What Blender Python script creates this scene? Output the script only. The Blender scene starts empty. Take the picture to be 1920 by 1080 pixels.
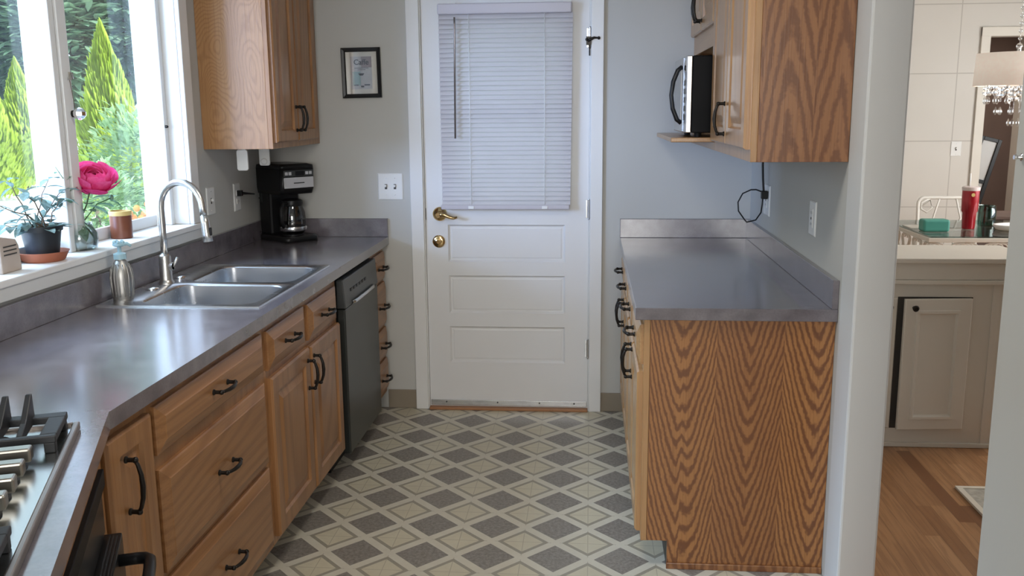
import bpy, bmesh, math, random
from mathutils import Matrix, Vector
random.seed(7)
PI = math.pi
S = bpy.context.scene
COL = S.collection
# ------------------------------------------------------------------ camera
FPX = 1735.38
cam_d = bpy.data.cameras.new('camera'); cam = bpy.data.objects.new('camera', cam_d); COL.objects.link(cam)
cam_d.sensor_fit = 'HORIZONTAL'; cam_d.sensor_width = 36.0; cam_d.lens = FPX * 36.0 / 1920.0
cam_d.clip_start = 0.05; cam_d.clip_end = 300
_y, _p, _r = math.radians(4.8912), math.radians(-10.8763), math.radians(-0.4992)
_f = Vector((-math.sin(_y) * math.cos(_p), math.cos(_y) * math.cos(_p), math.sin(_p)))
_r0 = Vector((math.cos(_y), math.sin(_y), 0)); _u0 = _r0.cross(_f)
_rr = math.cos(_r) * _r0 + math.sin(_r) * _u0; _uu = -math.sin(_r) * _r0 + math.cos(_r) * _u0
_m = Matrix((_rr, _uu, -_f)).transposed().to_4x4(); _m.translation = Vector((1.6776, -4.641, 1.5444))
cam.matrix_world = _m
S.camera = cam
# ------------------------------------------------------------------ light and exposure
S.view_settings.view_transform = 'Standard'; S.view_settings.look = 'None'
S.view_settings.gamma = 1.0; S.view_settings.exposure = 0.0; S.view_settings.use_curve_mapping = False
W = bpy.data.worlds.new('sky'); S.world = W; W.use_nodes = True
_bg = W.node_tree.nodes['Background']; _bg.inputs[0].default_value = (0.70, 0.85, 1.0, 1); _bg.inputs[1].default_value = 2.3


def area(name, loc, target, sx, sy, power, color):
    d = bpy.data.lights.new(name, 'AREA'); d.shape = 'RECTANGLE'; d.size = sx; d.size_y = sy
    d.energy = power; d.color = color
    o = bpy.data.objects.new(name, d); COL.objects.link(o); o.location = loc
    o.rotation_euler = (Vector(target) - Vector(loc)).to_track_quat('-Z', 'Y').to_euler()
    return o


sd = bpy.data.lights.new('sun', 'SUN'); sd.energy = 5.0; sd.angle = math.radians(1.5); sd.color = (1.0, 0.95, 0.86)
so = bpy.data.objects.new('sun', sd); COL.objects.link(so)
so.rotation_euler = (-Vector((0.72, -0.06, 0.69))).to_track_quat('-Z', 'Y').to_euler()
# daylight from the open sky above the garden, coming in through the sink window
area('window_daylight', (-4.6, -1.9, 6.2), (0.6, -1.5, 0.9), 5.0, 4.5, 1900, (0.52, 0.70, 1.0))
area('window_daylight_low', (-5.4, -7.6, 2.3), (0.6, -0.8, 1.15), 3.2, 2.6, 1250, (0.42, 0.57, 1.0))
# fill light added behind the camera; daylight of the dining room windows
area('rear_fill', (1.7, -6.9, 1.75), (1.4, -1.0, 0.9), 1.7, 1.3, 78, (1.0, 0.95, 0.88))
area('dining_window_daylight', (6.2, 0.6, 1.6), (3.4, 0.4, 1.0), 2.2, 1.4, 82, (1.0, 0.95, 0.89))
area('kitchen_ceiling_fill', (1.25, -2.3, 2.36), (1.25, -2.3, 0.0), 0.4, 0.4, 13, (1.0, 0.93, 0.83))  # added soft fill under the ceiling, no lamp in view
area('hall_fill', (4.9, 4.2, 2.3), (4.9, 4.2, 0.0), 0.5, 0.5, 22, (1.0, 0.9, 0.8))  # fill light added to brighten the dark hall, source unseen

# ------------------------------------------------------------------ materials
MATS = {}


def newmat(name):
    m = bpy.data.materials.new(name); m.use_nodes = True
    return m, m.node_tree, m.node_tree.nodes['Principled BSDF']


class NT:
    def __init__(s, nt): s.nt = nt
    def n(s, t, **kw):
        x = s.nt.nodes.new(t)
        for k, v in kw.items(): setattr(x, k, v)
        return x
    def l(s, a, b): s.nt.links.new(a, b)
    def math(s, op, a, b=None, clamp=False):
        x = s.n('ShaderNodeMath', operation=op); x.use_clamp = clamp
        for i, v in enumerate((a, b)):
            if v is None: continue
            if isinstance(v, (int, float)): x.inputs[i].default_value = v
            else: s.l(v, x.inputs[i])
        return x.outputs[0]
    def mix(s, f, a, b):
        x = s.n('ShaderNodeMix', data_type='RGBA')
        for i, v in ((0, f), (6, a), (7, b)):
            if isinstance(v, (int, float)): x.inputs[i].default_value = v
            elif isinstance(v, tuple): x.inputs[i].default_value = v if len(v) == 4 else (*v, 1)
            else: s.l(v, x.inputs[i])
        return x.outputs[2]
    def ramp(s, f, stops):
        x = s.n('ShaderNodeValToRGB'); r = x.color_ramp
        while len(r.elements) < len(stops): r.elements.new(0.5)
        for e, (p, c) in zip(r.elements, stops): e.position = p; e.color = c if len(c) == 4 else (*c, 1)
        s.l(f, x.inputs[0]); return x.outputs[0]
    def coord(s, kind='Object', scale=(1, 1, 1), rnd=False):
        t = s.n('ShaderNodeTexCoord'); v = t.outputs[kind]
        if rnd:
            oi = s.n('ShaderNodeObjectInfo'); a = s.n('ShaderNodeVectorMath', operation='MULTIPLY_ADD')
            c = s.n('ShaderNodeCombineXYZ')
            for i in range(3): s.l(oi.outputs['Random'], c.inputs[i])
            s.l(c.outputs[0], a.inputs[0]); a.inputs[1].default_value = (7.3, 11.1, 5.7); s.l(v, a.inputs[2]); v = a.outputs[0]
        m = s.n('ShaderNodeMapping'); s.l(v, m.inputs[0]); m.inputs['Scale'].default_value = scale
        return m.outputs[0]
    def noise(s, vec, scale, detail=2.0, rough=0.5, dist=0.0):
        x = s.n('ShaderNodeTexNoise'); s.l(vec, x.inputs['Vector'])
        x.inputs['Scale'].default_value = scale; x.inputs['Detail'].default_value = detail
        x.inputs['Roughness'].default_value = rough; x.inputs['Distortion'].default_value = dist
        return x.outputs[0]
    def bump(s, h, strength, dist=0.002):
        b = s.n('ShaderNodeBump'); b.inputs['Strength'].default_value = strength; b.inputs['Distance'].default_value = dist
        s.l(h, b.inputs['Height']); return b.outputs[0]


def plain(name, col, rough=0.5, metal=0.0, var=0.06, vscale=9.0, bump=0.0, coat=0.0, emit=None, trans=0.0, spec=0.5):
    """a paint, plastic or metal with slight mottling"""
    m, nt, p = newmat(name); N = NT(nt)
    v = N.coord(); f = N.noise(v, vscale, 3.0)
    lo = tuple(max(0, c * (1 - var)) for c in col); hi = tuple(min(1, c * (1 + var)) for c in col)
    N.l(N.mix(f, lo, hi), p.inputs['Base Color'])
    p.inputs['Roughness'].default_value = rough; p.inputs['Metallic'].default_value = metal
    p.inputs['Coat Weight'].default_value = coat; p.inputs['Specular IOR Level'].default_value = spec
    if trans: p.inputs['Transmission Weight'].default_value = trans
    if bump: N.l(N.bump(N.noise(v, vscale * 12, 2.0), bump), p.inputs['Normal'])
    if emit: p.inputs['Emission Color'].default_value = (*emit[0], 1); p.inputs['Emission Strength'].default_value = emit[1]
    MATS[name] = m; return m


def oak(name, axis, light, mid, dark, rings=11.0, size=1.5, amount=0.8, rough=0.38, stretch=0.16, thr=0.62, wob=.02):
    """varnished flat-sawn oak: contour-like cathedral figure stretched along the grain, fine pores"""
    m, nt, p = newmat(name); N = NT(nt)
    sc = {'Z': (1, 1, stretch), 'Y': (1, stretch, 1), 'X': (stretch, 1, 1)}[axis]
    fine = {'Z': (1, 1, 0.02), 'Y': (1, 0.02, 1), 'X': (0.02, 1, 1)}[axis]
    v = N.coord('Object', sc, True); w = N.coord('Object', fine, True)
    a = N.noise(v, size, 0.6, 0.4, 0.1)
    wb = N.math('MULTIPLY', N.noise(v, size * 7, 2.0), wob)
    r = N.math('MULTIPLY', N.math('ADD', a, wb), rings * 2 * PI)
    s = N.math('ADD', N.math('MULTIPLY', N.math('SINE', r), 0.5), 0.5)
    pores = N.noise(w, 170, 2.0, 0.6)
    broad = N.noise(v, size * 2.3, 2.0)
    base = N.mix(broad, light, mid)
    fig = N.ramp(s, [(0.25, (0, 0, 0)), (thr, (0.35, 0.35, 0.35)), (0.97, (1, 1, 1))])
    c1 = N.mix(N.math('MULTIPLY', fig, amount), base, dark)
    pr = N.ramp(pores, [(0.36, (1, 1, 1)), (0.5, (0, 0, 0))])
    c2 = N.mix(N.math('MULTIPLY', pr, 0.35), c1, dark)
    N.l(c2, p.inputs['Base Color']); p.inputs['Roughness'].default_value = rough
    p.inputs['Coat Weight'].default_value = 0.25; p.inputs['Coat Roughness'].default_value = 0.18
    N.l(N.bump(pr, 0.12, 0.0008), p.inputs['Normal'])
    MATS[name] = m; return m


OAK_L = ((.375, .185, .075), (.31, .145, .055), (.20, .085, .030))
oak('oak_vertical', 'Z', *OAK_L, rings=22, size=2.2, amount=.5)
oak('oak_level', 'Y', *OAK_L, rings=22, size=2.2, amount=.5)
oak('oak_side_pale', 'Z', (.44, .235, .10), (.37, .185, .072), (.25, .112, .040), rings=36, size=7.0, amount=.45, stretch=.4, thr=.7)
oak('oak_honey', 'Z', (.47, .275, .125), (.41, .225, .095), (.28, .135, .052), rings=20, amount=.35, rough=.28)
oak('oak_honey_level', 'Y', (.47, .275, .125), (.41, .225, .095), (.28, .135, .052), rings=20, amount=.35, rough=.3)


def cathedral(name, light, mid, dark, c0, per, A, Bk, pw, jag, amount, flip=1, rough=.36):
    """veneer sheets side by side, each with nested V-shaped cathedral figure, jagged along the grain; c0 = x of one sheet's middle"""
    m, nt, p = newmat(name); N = NT(nt)
    t = N.n('ShaderNodeTexCoord'); sep = N.n('ShaderNodeSeparateXYZ'); N.l(t.outputs['Object'], sep.inputs[0])
    v = N.coord('Object'); vs = N.coord('Object', (1, 1, .35)); w = N.coord('Object', (1, 1, .02))
    q = N.math('ADD', N.math('DIVIDE', N.math('SUBTRACT', sep.outputs[0], c0), per), .5)
    sheet = N.math('FLOOR', q); dx = N.math('ABSOLUTE', N.math('SUBTRACT', N.math('FRACT', q), .5))
    big = N.noise(vs, 5.0, 1.0, .4); wb = N.noise(vs, 26, 2.0, .55); jg = N.noise(v, 75, 1.5, .5)
    dx2 = N.math('ABSOLUTE', N.math('ADD', N.math('MULTIPLY', dx, per), N.math('MULTIPLY', N.math('SUBTRACT', big, .5), per * .55)))
    ph = N.math('SUBTRACT', N.math('MULTIPLY', sep.outputs[2], A * flip), N.math('MULTIPLY', N.math('POWER', dx2, pw), Bk))
    ph = N.math('ADD', ph, N.math('MULTIPLY', big, 5.0)); ph = N.math('ADD', ph, N.math('MULTIPLY', wb, jag * 2.2)); ph = N.math('ADD', ph, N.math('MULTIPLY', jg, jag))
    ph = N.math('ADD', ph, N.math('MULTIPLY', sheet, .37))
    sn = N.math('ADD', N.math('MULTIPLY', N.math('SINE', N.math('MULTIPLY', ph, 2 * PI)), .5), .5)
    fig = N.ramp(sn, [(.30, (0, 0, 0)), (.62, (.55, .55, .55)), (.9, (1, 1, 1))])
    pores = N.ramp(N.noise(w, 190, 2.0, .6), [(.36, (1, 1, 1)), (.52, (0, 0, 0))])
    tone = N.math('FRACT', N.math('MULTIPLY', N.math('ADD', sheet, 3.0), .43))
    base = N.mix(N.math('ADD', N.math('MULTIPLY', tone, .6), N.math('MULTIPLY', N.noise(vs, 12, 2.0), .4)), light, mid)
    c = N.mix(N.math('MULTIPLY', fig, amount), base, dark); c = N.mix(N.math('MULTIPLY', pores, .3), c, dark)
    N.l(c, p.inputs['Base Color']); p.inputs['Roughness'].default_value = rough; p.inputs['Coat Weight'].default_value = .2; p.inputs['Coat Roughness'].default_value = .2
    N.l(N.bump(pores, .1, .0008), p.inputs['Normal']); MATS[name] = m


cathedral('oak_end_panel', (.43, .195, .062), (.27, .112, .040), (.135, .046, .015), -.165, .2145, 15, 112, 1.35, .42, .88)
cathedral('oak_panel', (.33, .15, .06), (.27, .115, .043), (.135, .046, .016), -.035, .155, 6.0, 58, 1.25, .34, .75, -1)


def laminate():
    m, nt, p = newmat('laminate'); N = NT(nt)
    v = N.coord('Object')
    a = N.noise(v, 14, 3.0, 0.55, 0.0); b = N.noise(v, 170, 2.0, 0.6)
    c = N.ramp(a, [(0.3, (.120, .106, .120)), (0.5, (.160, .143, .160)), (0.72, (.200, .180, .200))])
    c = N.mix(N.math('MULTIPLY', N.ramp(b, [(.45, (0, 0, 0)), (.62, (1, 1, 1))]), .22), c, (.10, .085, .095))
    N.l(c, p.inputs['Base Color'])
    N.l(N.math('ADD', N.math('MULTIPLY', b, .10), .15), p.inputs['Roughness']); p.inputs['Specular IOR Level'].default_value = .85; p.inputs['Coat Weight'].default_value = .55; p.inputs['Coat Roughness'].default_value = .16
    N.l(N.bump(b, .05, .0006), p.inputs['Normal'])
    MATS['laminate'] = m


laminate()


def vinyl():
    """sheet vinyl: grey stone diamonds, cream diamonds with a beige border and fine cross lines, pale bands between"""
    m, nt, p = newmat('vinyl_floor'); N = NT(nt)
    t = N.n('ShaderNodeTexCoord'); sep = N.n('ShaderNodeSeparateXYZ'); N.l(t.outputs['Object'], sep.inputs[0])
    def fr(o, c0, per):
        q = N.math('DIVIDE', N.math('SUBTRACT', o, c0), per)
        return N.math('SUBTRACT', N.math('FRACT', N.math('ADD', q, 0.5)), 0.5), q
    fx, qx = fr(sep.outputs[0], 0.857, 0.2343); fy, qy = fr(sep.outputs[1], -0.195, 0.2398)
    ax, ay = N.math('ABSOLUTE', fx), N.math('ABSOLUTE', fy)
    d = N.math('ADD', ax, ay); dc = N.math('SUBTRACT', 1.0, d)
    v = N.coord('Object'); n1 = N.noise(v, 80, 5.0, 0.75); n2 = N.noise(v, 18, 4.0, .6)
    grey = N.mix(N.ramp(n1, [(.4, (0, 0, 0)), (.62, (1, 1, 1))]), (.165, .147, .127), (.285, .255, .222))
    cream = N.mix(n2, (.51, .46, .335), (.61, .56, .42)); band = N.mix(n2, (.54, .50, .40), (.64, .60, .495))
    beige = N.mix(n1, (.25, .225, .175), (.36, .33, .26))
    def step(x, e): return N.math('LESS_THAN', x, e)
    c = band
    c = N.mix(step(d, .405), c, grey)
    edge = N.math('MULTIPLY', step(d, .412), N.math('GREATER_THAN', d, .395))
    c = N.mix(N.math('MULTIPLY', edge, .5), c, (.14, .125, .11))
    c = N.mix(step(dc, .40), c, beige)
    c = N.mix(step(dc, .315), c, cream)
    hx = N.math('SUBTRACT', 0.5, ax); hy = N.math('SUBTRACT', 0.5, ay)
    cross = N.math('MULTIPLY', N.math('MAXIMUM', step(hx, .007), step(hy, .007)), step(dc, .44))
    c = N.mix(N.math('MULTIPLY', cross, .55), c, (.33, .29, .22))
    c = N.mix(N.math('MULTIPLY', N.ramp(N.noise(v, 2.2, 4.0), [(.45, (0, 0, 0)), (.7, (1, 1, 1))]), .12), c, (.35, .31, .25))
    N.l(c, p.inputs['Base Color']); p.inputs['Roughness'].default_value = .42
    N.l(N.bump(n1, .08, .0008), p.inputs['Normal'])
    MATS['vinyl_floor'] = m


vinyl()


def strip_floor():
    m, nt, p = newmat('strip_floor'); N = NT(nt)
    t = N.n('ShaderNodeTexCoord'); sep = N.n('ShaderNodeSeparateXYZ'); N.l(t.outputs['Object'], sep.inputs[0])
    q = N.math('DIVIDE', sep.outputs[0], .057); k = N.math('FLOOR', q); f = N.math('FRACT', q)
    off = N.math('MULTIPLY', N.math('FRACT', N.math('MULTIPLY', N.math('SINE', N.math('MULTIPLY', k, 12.9898)), 43758.5)), 3.0)
    qy = N.math('DIVIDE', N.math('ADD', sep.outputs[1], off), .75); ky = N.math('FLOOR', qy)
    cb = N.n('ShaderNodeCombineXYZ'); N.l(k, cb.inputs[0]); N.l(ky, cb.inputs[1])
    wn = N.n('ShaderNodeTexWhiteNoise', noise_dimensions='2D'); N.l(cb.outputs[0], wn.inputs['Vector'])
    c = N.ramp(wn.outputs['Value'], [(0, (.20, .085, .034)), (.4, (.32, .155, .066)), (.75, (.39, .20, .09)), (1, (.46, .25, .12))])
    g = N.noise(N.coord('Object', (1, .05, 1)), 70, 3.0, .6)
    c = N.mix(N.math('MULTIPLY', N.ramp(g, [(.4, (1, 1, 1)), (.55, (0, 0, 0))]), .4), c, (.17, .07, .028))
    line = N.math('LESS_THAN', N.math('MINIMUM', f, N.math('SUBTRACT', 1.0, f)), .02)
    c = N.mix(N.math('MULTIPLY', line, .5), c, (.11, .05, .02))
    N.l(c, p.inputs['Base Color']); p.inputs['Roughness'].default_value = .3
    MATS['strip_floor'] = m


strip_floor()


def wall_tiles():
    """large painted square panels with a thin groove"""
    m, nt, p = newmat('panel_wall'); N = NT(nt)
    t = N.n('ShaderNodeTexCoord'); sep = N.n('ShaderNodeSeparateXYZ'); N.l(t.outputs['Object'], sep.inputs[0])
    def line(o, c0, per, w):
        f = N.math('FRACT', N.math('ADD', N.math('DIVIDE', N.math('SUBTRACT', o, c0), per), .5))
        return N.math('LESS_THAN', N.math('ABSOLUTE', N.math('SUBTRACT', f, .5)), w / per)
    ln = N.math('MAXIMUM', line(sep.outputs[0], 4.51, .61, .004), line(sep.outputs[2], .756, .52, .004))
    v = N.coord('Object'); n = N.noise(v, 3, 3.0)
    c = N.mix(n, (.60, .57, .52), (.66, .63, .58)); c = N.mix(N.math('MULTIPLY', ln, .6), c, (.34, .31, .27))
    N.l(c, p.inputs['Base Color']); p.inputs['Roughness'].default_value = .5
    MATS['panel_wall'] = m


wall_tiles()


def glassmat(name, tint=(1, 1, 1), gloss=.06, rough=0.02, veil=0.0, fres=True, fk=.6):
    m = bpy.data.materials.new(name); m.use_nodes = True; nt = m.node_tree; nt.nodes.clear(); N = NT(nt)
    o = N.n('ShaderNodeOutputMaterial'); tr = N.n('ShaderNodeBsdfTransparent'); tr.inputs[0].default_value = (*tint, 1)
    gl = N.n('ShaderNodeBsdfGlossy'); gl.inputs['Roughness'].default_value = rough
    mx = N.n('ShaderNodeMixShader')
    if fres:
        fn = N.n('ShaderNodeLayerWeight'); fn.inputs['Blend'].default_value = .25
        N.l(N.math('ADD', N.math('MULTIPLY', fn.outputs['Fresnel'], fk), gloss * .3), mx.inputs[0])
    else: mx.inputs[0].default_value = gloss
    N.l(tr.outputs[0], mx.inputs[1]); N.l(gl.outputs[0], mx.inputs[2]); out = mx.outputs[0]
    if veil:   # patchy milky layer imitating the haze of glare on the pane
        df = N.n('ShaderNodeBsdfTranslucent'); df.inputs[0].default_value = (.8, .86, .86, 1); d2 = N.n('ShaderNodeMixShader')
        v = N.coord(); N.l(N.math('MULTIPLY', N.noise(v, 5, 3.0), veil * 2), d2.inputs[0])
        N.l(out, d2.inputs[1]); N.l(df.outputs[0], d2.inputs[2]); out = d2.outputs[0]
    N.l(out, o.inputs[0]); MATS[name] = m; return m


glassmat('window_glass', (.97, 1, .99), .03, .01, .006, True, .12)
glassmat('clear_glass', (.93, .97, .97), .25, .02)
glassmat('picture_glass', (.97, .97, .97), .18, .05)
glassmat('green_glass', (.45, .62, .56), .3, .03)
glassmat('table_glass', (.72, .80, .79), .5, .01)
glassmat('smoked_glass', (.35, .34, .34), .3, .03)


def leafmat(name, a, b, trans=.35, vs=3.0):
    m = bpy.data.materials.new(name); m.use_nodes = True; nt = m.node_tree; nt.nodes.clear(); N = NT(nt)
    o = N.n('ShaderNodeOutputMaterial'); d = N.n('ShaderNodeBsdfDiffuse'); t = N.n('ShaderNodeBsdfTranslucent'); mx = N.n('ShaderNodeMixShader')
    v = N.coord(); c = N.mix(N.ramp(N.noise(v, vs, 4.0, .7), [(.35, (0, 0, 0)), (.65, (1, 1, 1))]), a, b)
    N.l(c, d.inputs[0]); N.l(c, t.inputs[0]); mx.inputs[0].default_value = trans
    N.l(d.outputs[0], mx.inputs[1]); N.l(t.outputs[0], mx.inputs[2]); N.l(mx.outputs[0], o.inputs[0]); MATS[name] = m


leafmat('lime_foliage', (.36, .50, .05), (.60, .72, .13))
leafmat('wood_foliage', (.15, .29, .18), (.36, .52, .35))
leafmat('wood_foliage_dark', (.10, .21, .16), (.24, .38, .28))
leafmat('shrub_foliage', (.22, .38, .17), (.48, .62, .34))
leafmat('rose_leaf', (.07, .18, .09), (.28, .42, .34), .2, 30)
leafmat('grey_leaf', (.12, .19, .17), (.32, .42, .40), .2, 30)
leafmat('petal', (.80, .045, .24), (.95, .17, .42), .25, 25)
leafmat('orange_flower', (.7, .25, .06), (.8, .4, .12))
leafmat('grass', (.22, .32, .10), (.34, .42, .16), .0, 1.0)

plain('wall_paint', (.52, .515, .485), .7, var=.03, vscale=2.0, bump=.03)
plain('ceiling_paint', (.74, .73, .70), .8, var=.02)
plain('white_paint', (.76, .755, .74), .38, var=.03, vscale=4)
plain('door_paint', (.74, .735, .73), .42, var=.03, vscale=3)
plain('cream_paint', (.70, .66, .585), .4, var=.03, vscale=3)
plain('jamb_paint', (.62, .625, .62), .6, var=.03, vscale=3)
plain('baseboard_vinyl', (.26, .215, .16), .5, var=.08)
plain('white_plastic', (.78, .78, .76), .35, var=.02)
plain('rail_vinyl', (.52, .49, .52), .4, var=.03)
plain('slat_vinyl', (.655, .625, .63), .45, var=.03)
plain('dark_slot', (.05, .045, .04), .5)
plain('black_plastic', (.009, .009, .010), .36, var=.1, spec=.25)
plain('black_satin', (.010, .010, .011), .30, var=.1, spec=.3)
plain('silver_plastic', (.50, .50, .52), .28, var=.04)
plain('black_matte', (.006, .006, .007), .45, var=.1, spec=.1)
plain('black_iron', (.02, .021, .024), .48, var=.2, bump=.1)
plain('bronze_black', (.016, .013, .011), .35, metal=.5, var=.2)
plain('graphite', (.028, .031, .029), .3, metal=.35, var=.06, vscale=2)
plain('graphite_panel', (.06, .064, .066), .35, metal=.3, var=.06)
plain('silver', (.62, .62, .63), .25, metal=1.0, var=.04)
plain('brushed_nickel', (.60, .585, .56), .30, metal=1.0, var=.05)
plain('brass', (.68, .50, .26), .16, metal=1.0, var=.06)
plain('chrome', (.8, .8, .82), .08, metal=1.0, var=.02)
plain('cooktop_steel', (.50, .51, .50), .24, metal=1.0, var=.05, vscale=3)
plain('cooktop_rim', (.30, .26, .235), .35, metal=.8, var=.05)
plain('knob_metal', (.46, .43, .38), .3, metal=1.0, var=.05)
plain('oven_glass', (.012, .012, .013), .05, var=.1, coat=.6)
plain('terracotta', (.42, .135, .072), .65, var=.12, vscale=20)
plain('pot_black', (.017, .021, .026), .45, var=.1)
plain('soil', (.05, .033, .022), .95, var=.4, vscale=60, bump=.5)
plain('stem_brown', (.16, .11, .075), .7, var=.2)
plain('stem_green', (.10, .20, .06), .6, var=.2)
plain('candle_brown', (.16, .050, .024), .35, var=.1)
plain('candle_rim', (.62, .45, .16), .5, var=.1)
plain('box_beige', (.46, .385, .33), .6, var=.05)
plain('soap_metal', (.42, .41, .39), .42, metal=1.0, var=.06)
plain('soap_blue', (.36, .55, .62), .35, var=.06)
plain('picture_mat', (.60, .575, .52), .8, var=.04)
plain('print_grey', (.44, .43, .46), .8, var=.2, vscale=40)
plain('print_teal', (.24, .36, .38), .8, var=.25, vscale=30)
plain('print_ink', (.02, .018, .035), .8)
plain('print_mauve', (.26, .20, .22), .8, var=.3, vscale=60)
plain('threshold_oak', (.36, .17, .075), .45, var=.15, vscale=30)
plain('tumbler_red', (.34, .006, .016), .28, metal=.2, var=.06, coat=.4)
plain('tumbler_lid', (.72, .62, .60), .3, var=.03)
plain('turquoise', (.055, .27, .215), .5, var=.08)
plain('wire_white', (.74, .72, .67), .45, var=.04)
plain('wire_cream', (.60, .56, .49), .5, var=.06)
plain('rug_yarn', (.40, .37, .31), .95, var=.45, vscale=45, bump=.6)
plain('rug_edge', (.62, .56, .46), .9, var=.1)
plain('brown_room', (.16, .115, .10), .8, var=.2, vscale=4)
plain('mirror_face', (.62, .62, .60), .25, var=.05)
plain('concrete', (.78, .765, .74), .85, var=.06, vscale=2)
plain('bark', (.10, .07, .05), .9, var=.3, vscale=20)
plain('roof_outside', (.30, .30, .30), .9)
plain('wax_paint', (.7, .7, .68), .6)
plain('shade_linen', (.74, .67, .60), .85, var=.1, vscale=50, bump=.4, emit=((1.0, .86, .74), .28))
glassmat('crystal', (.86, .88, .90), .55, .03)


def steel():
    m, nt, p = newmat('sink_steel'); N = NT(nt)
    n = N.noise(N.coord('Object', (.05, 1, .3)), 90, 2.0)
    N.l(N.mix(n, (.60, .61, .63), (.66, .67, .69)), p.inputs['Base Color'])
    p.inputs['Metallic'].default_value = 1.0
    N.l(N.math('ADD', N.math('MULTIPLY', n, .05), .24), p.inputs['Roughness']); MATS['sink_steel'] = m


steel()


def slat_material():
    m = MATS['slat_vinyl']; nt = m.node_tree; N = NT(nt); p = nt.nodes['Principled BSDF']; o = nt.nodes['Material Output']
    t = N.n('ShaderNodeBsdfTranslucent'); t.inputs[0].default_value = (.62, .58, .60, 1); mx = N.n('ShaderNodeMixShader'); mx.inputs[0].default_value = .14
    N.l(p.outputs[0], mx.inputs[1]); N.l(t.outputs[0], mx.inputs[2]); N.l(mx.outputs[0], o.inputs[0])


slat_material()


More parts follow.
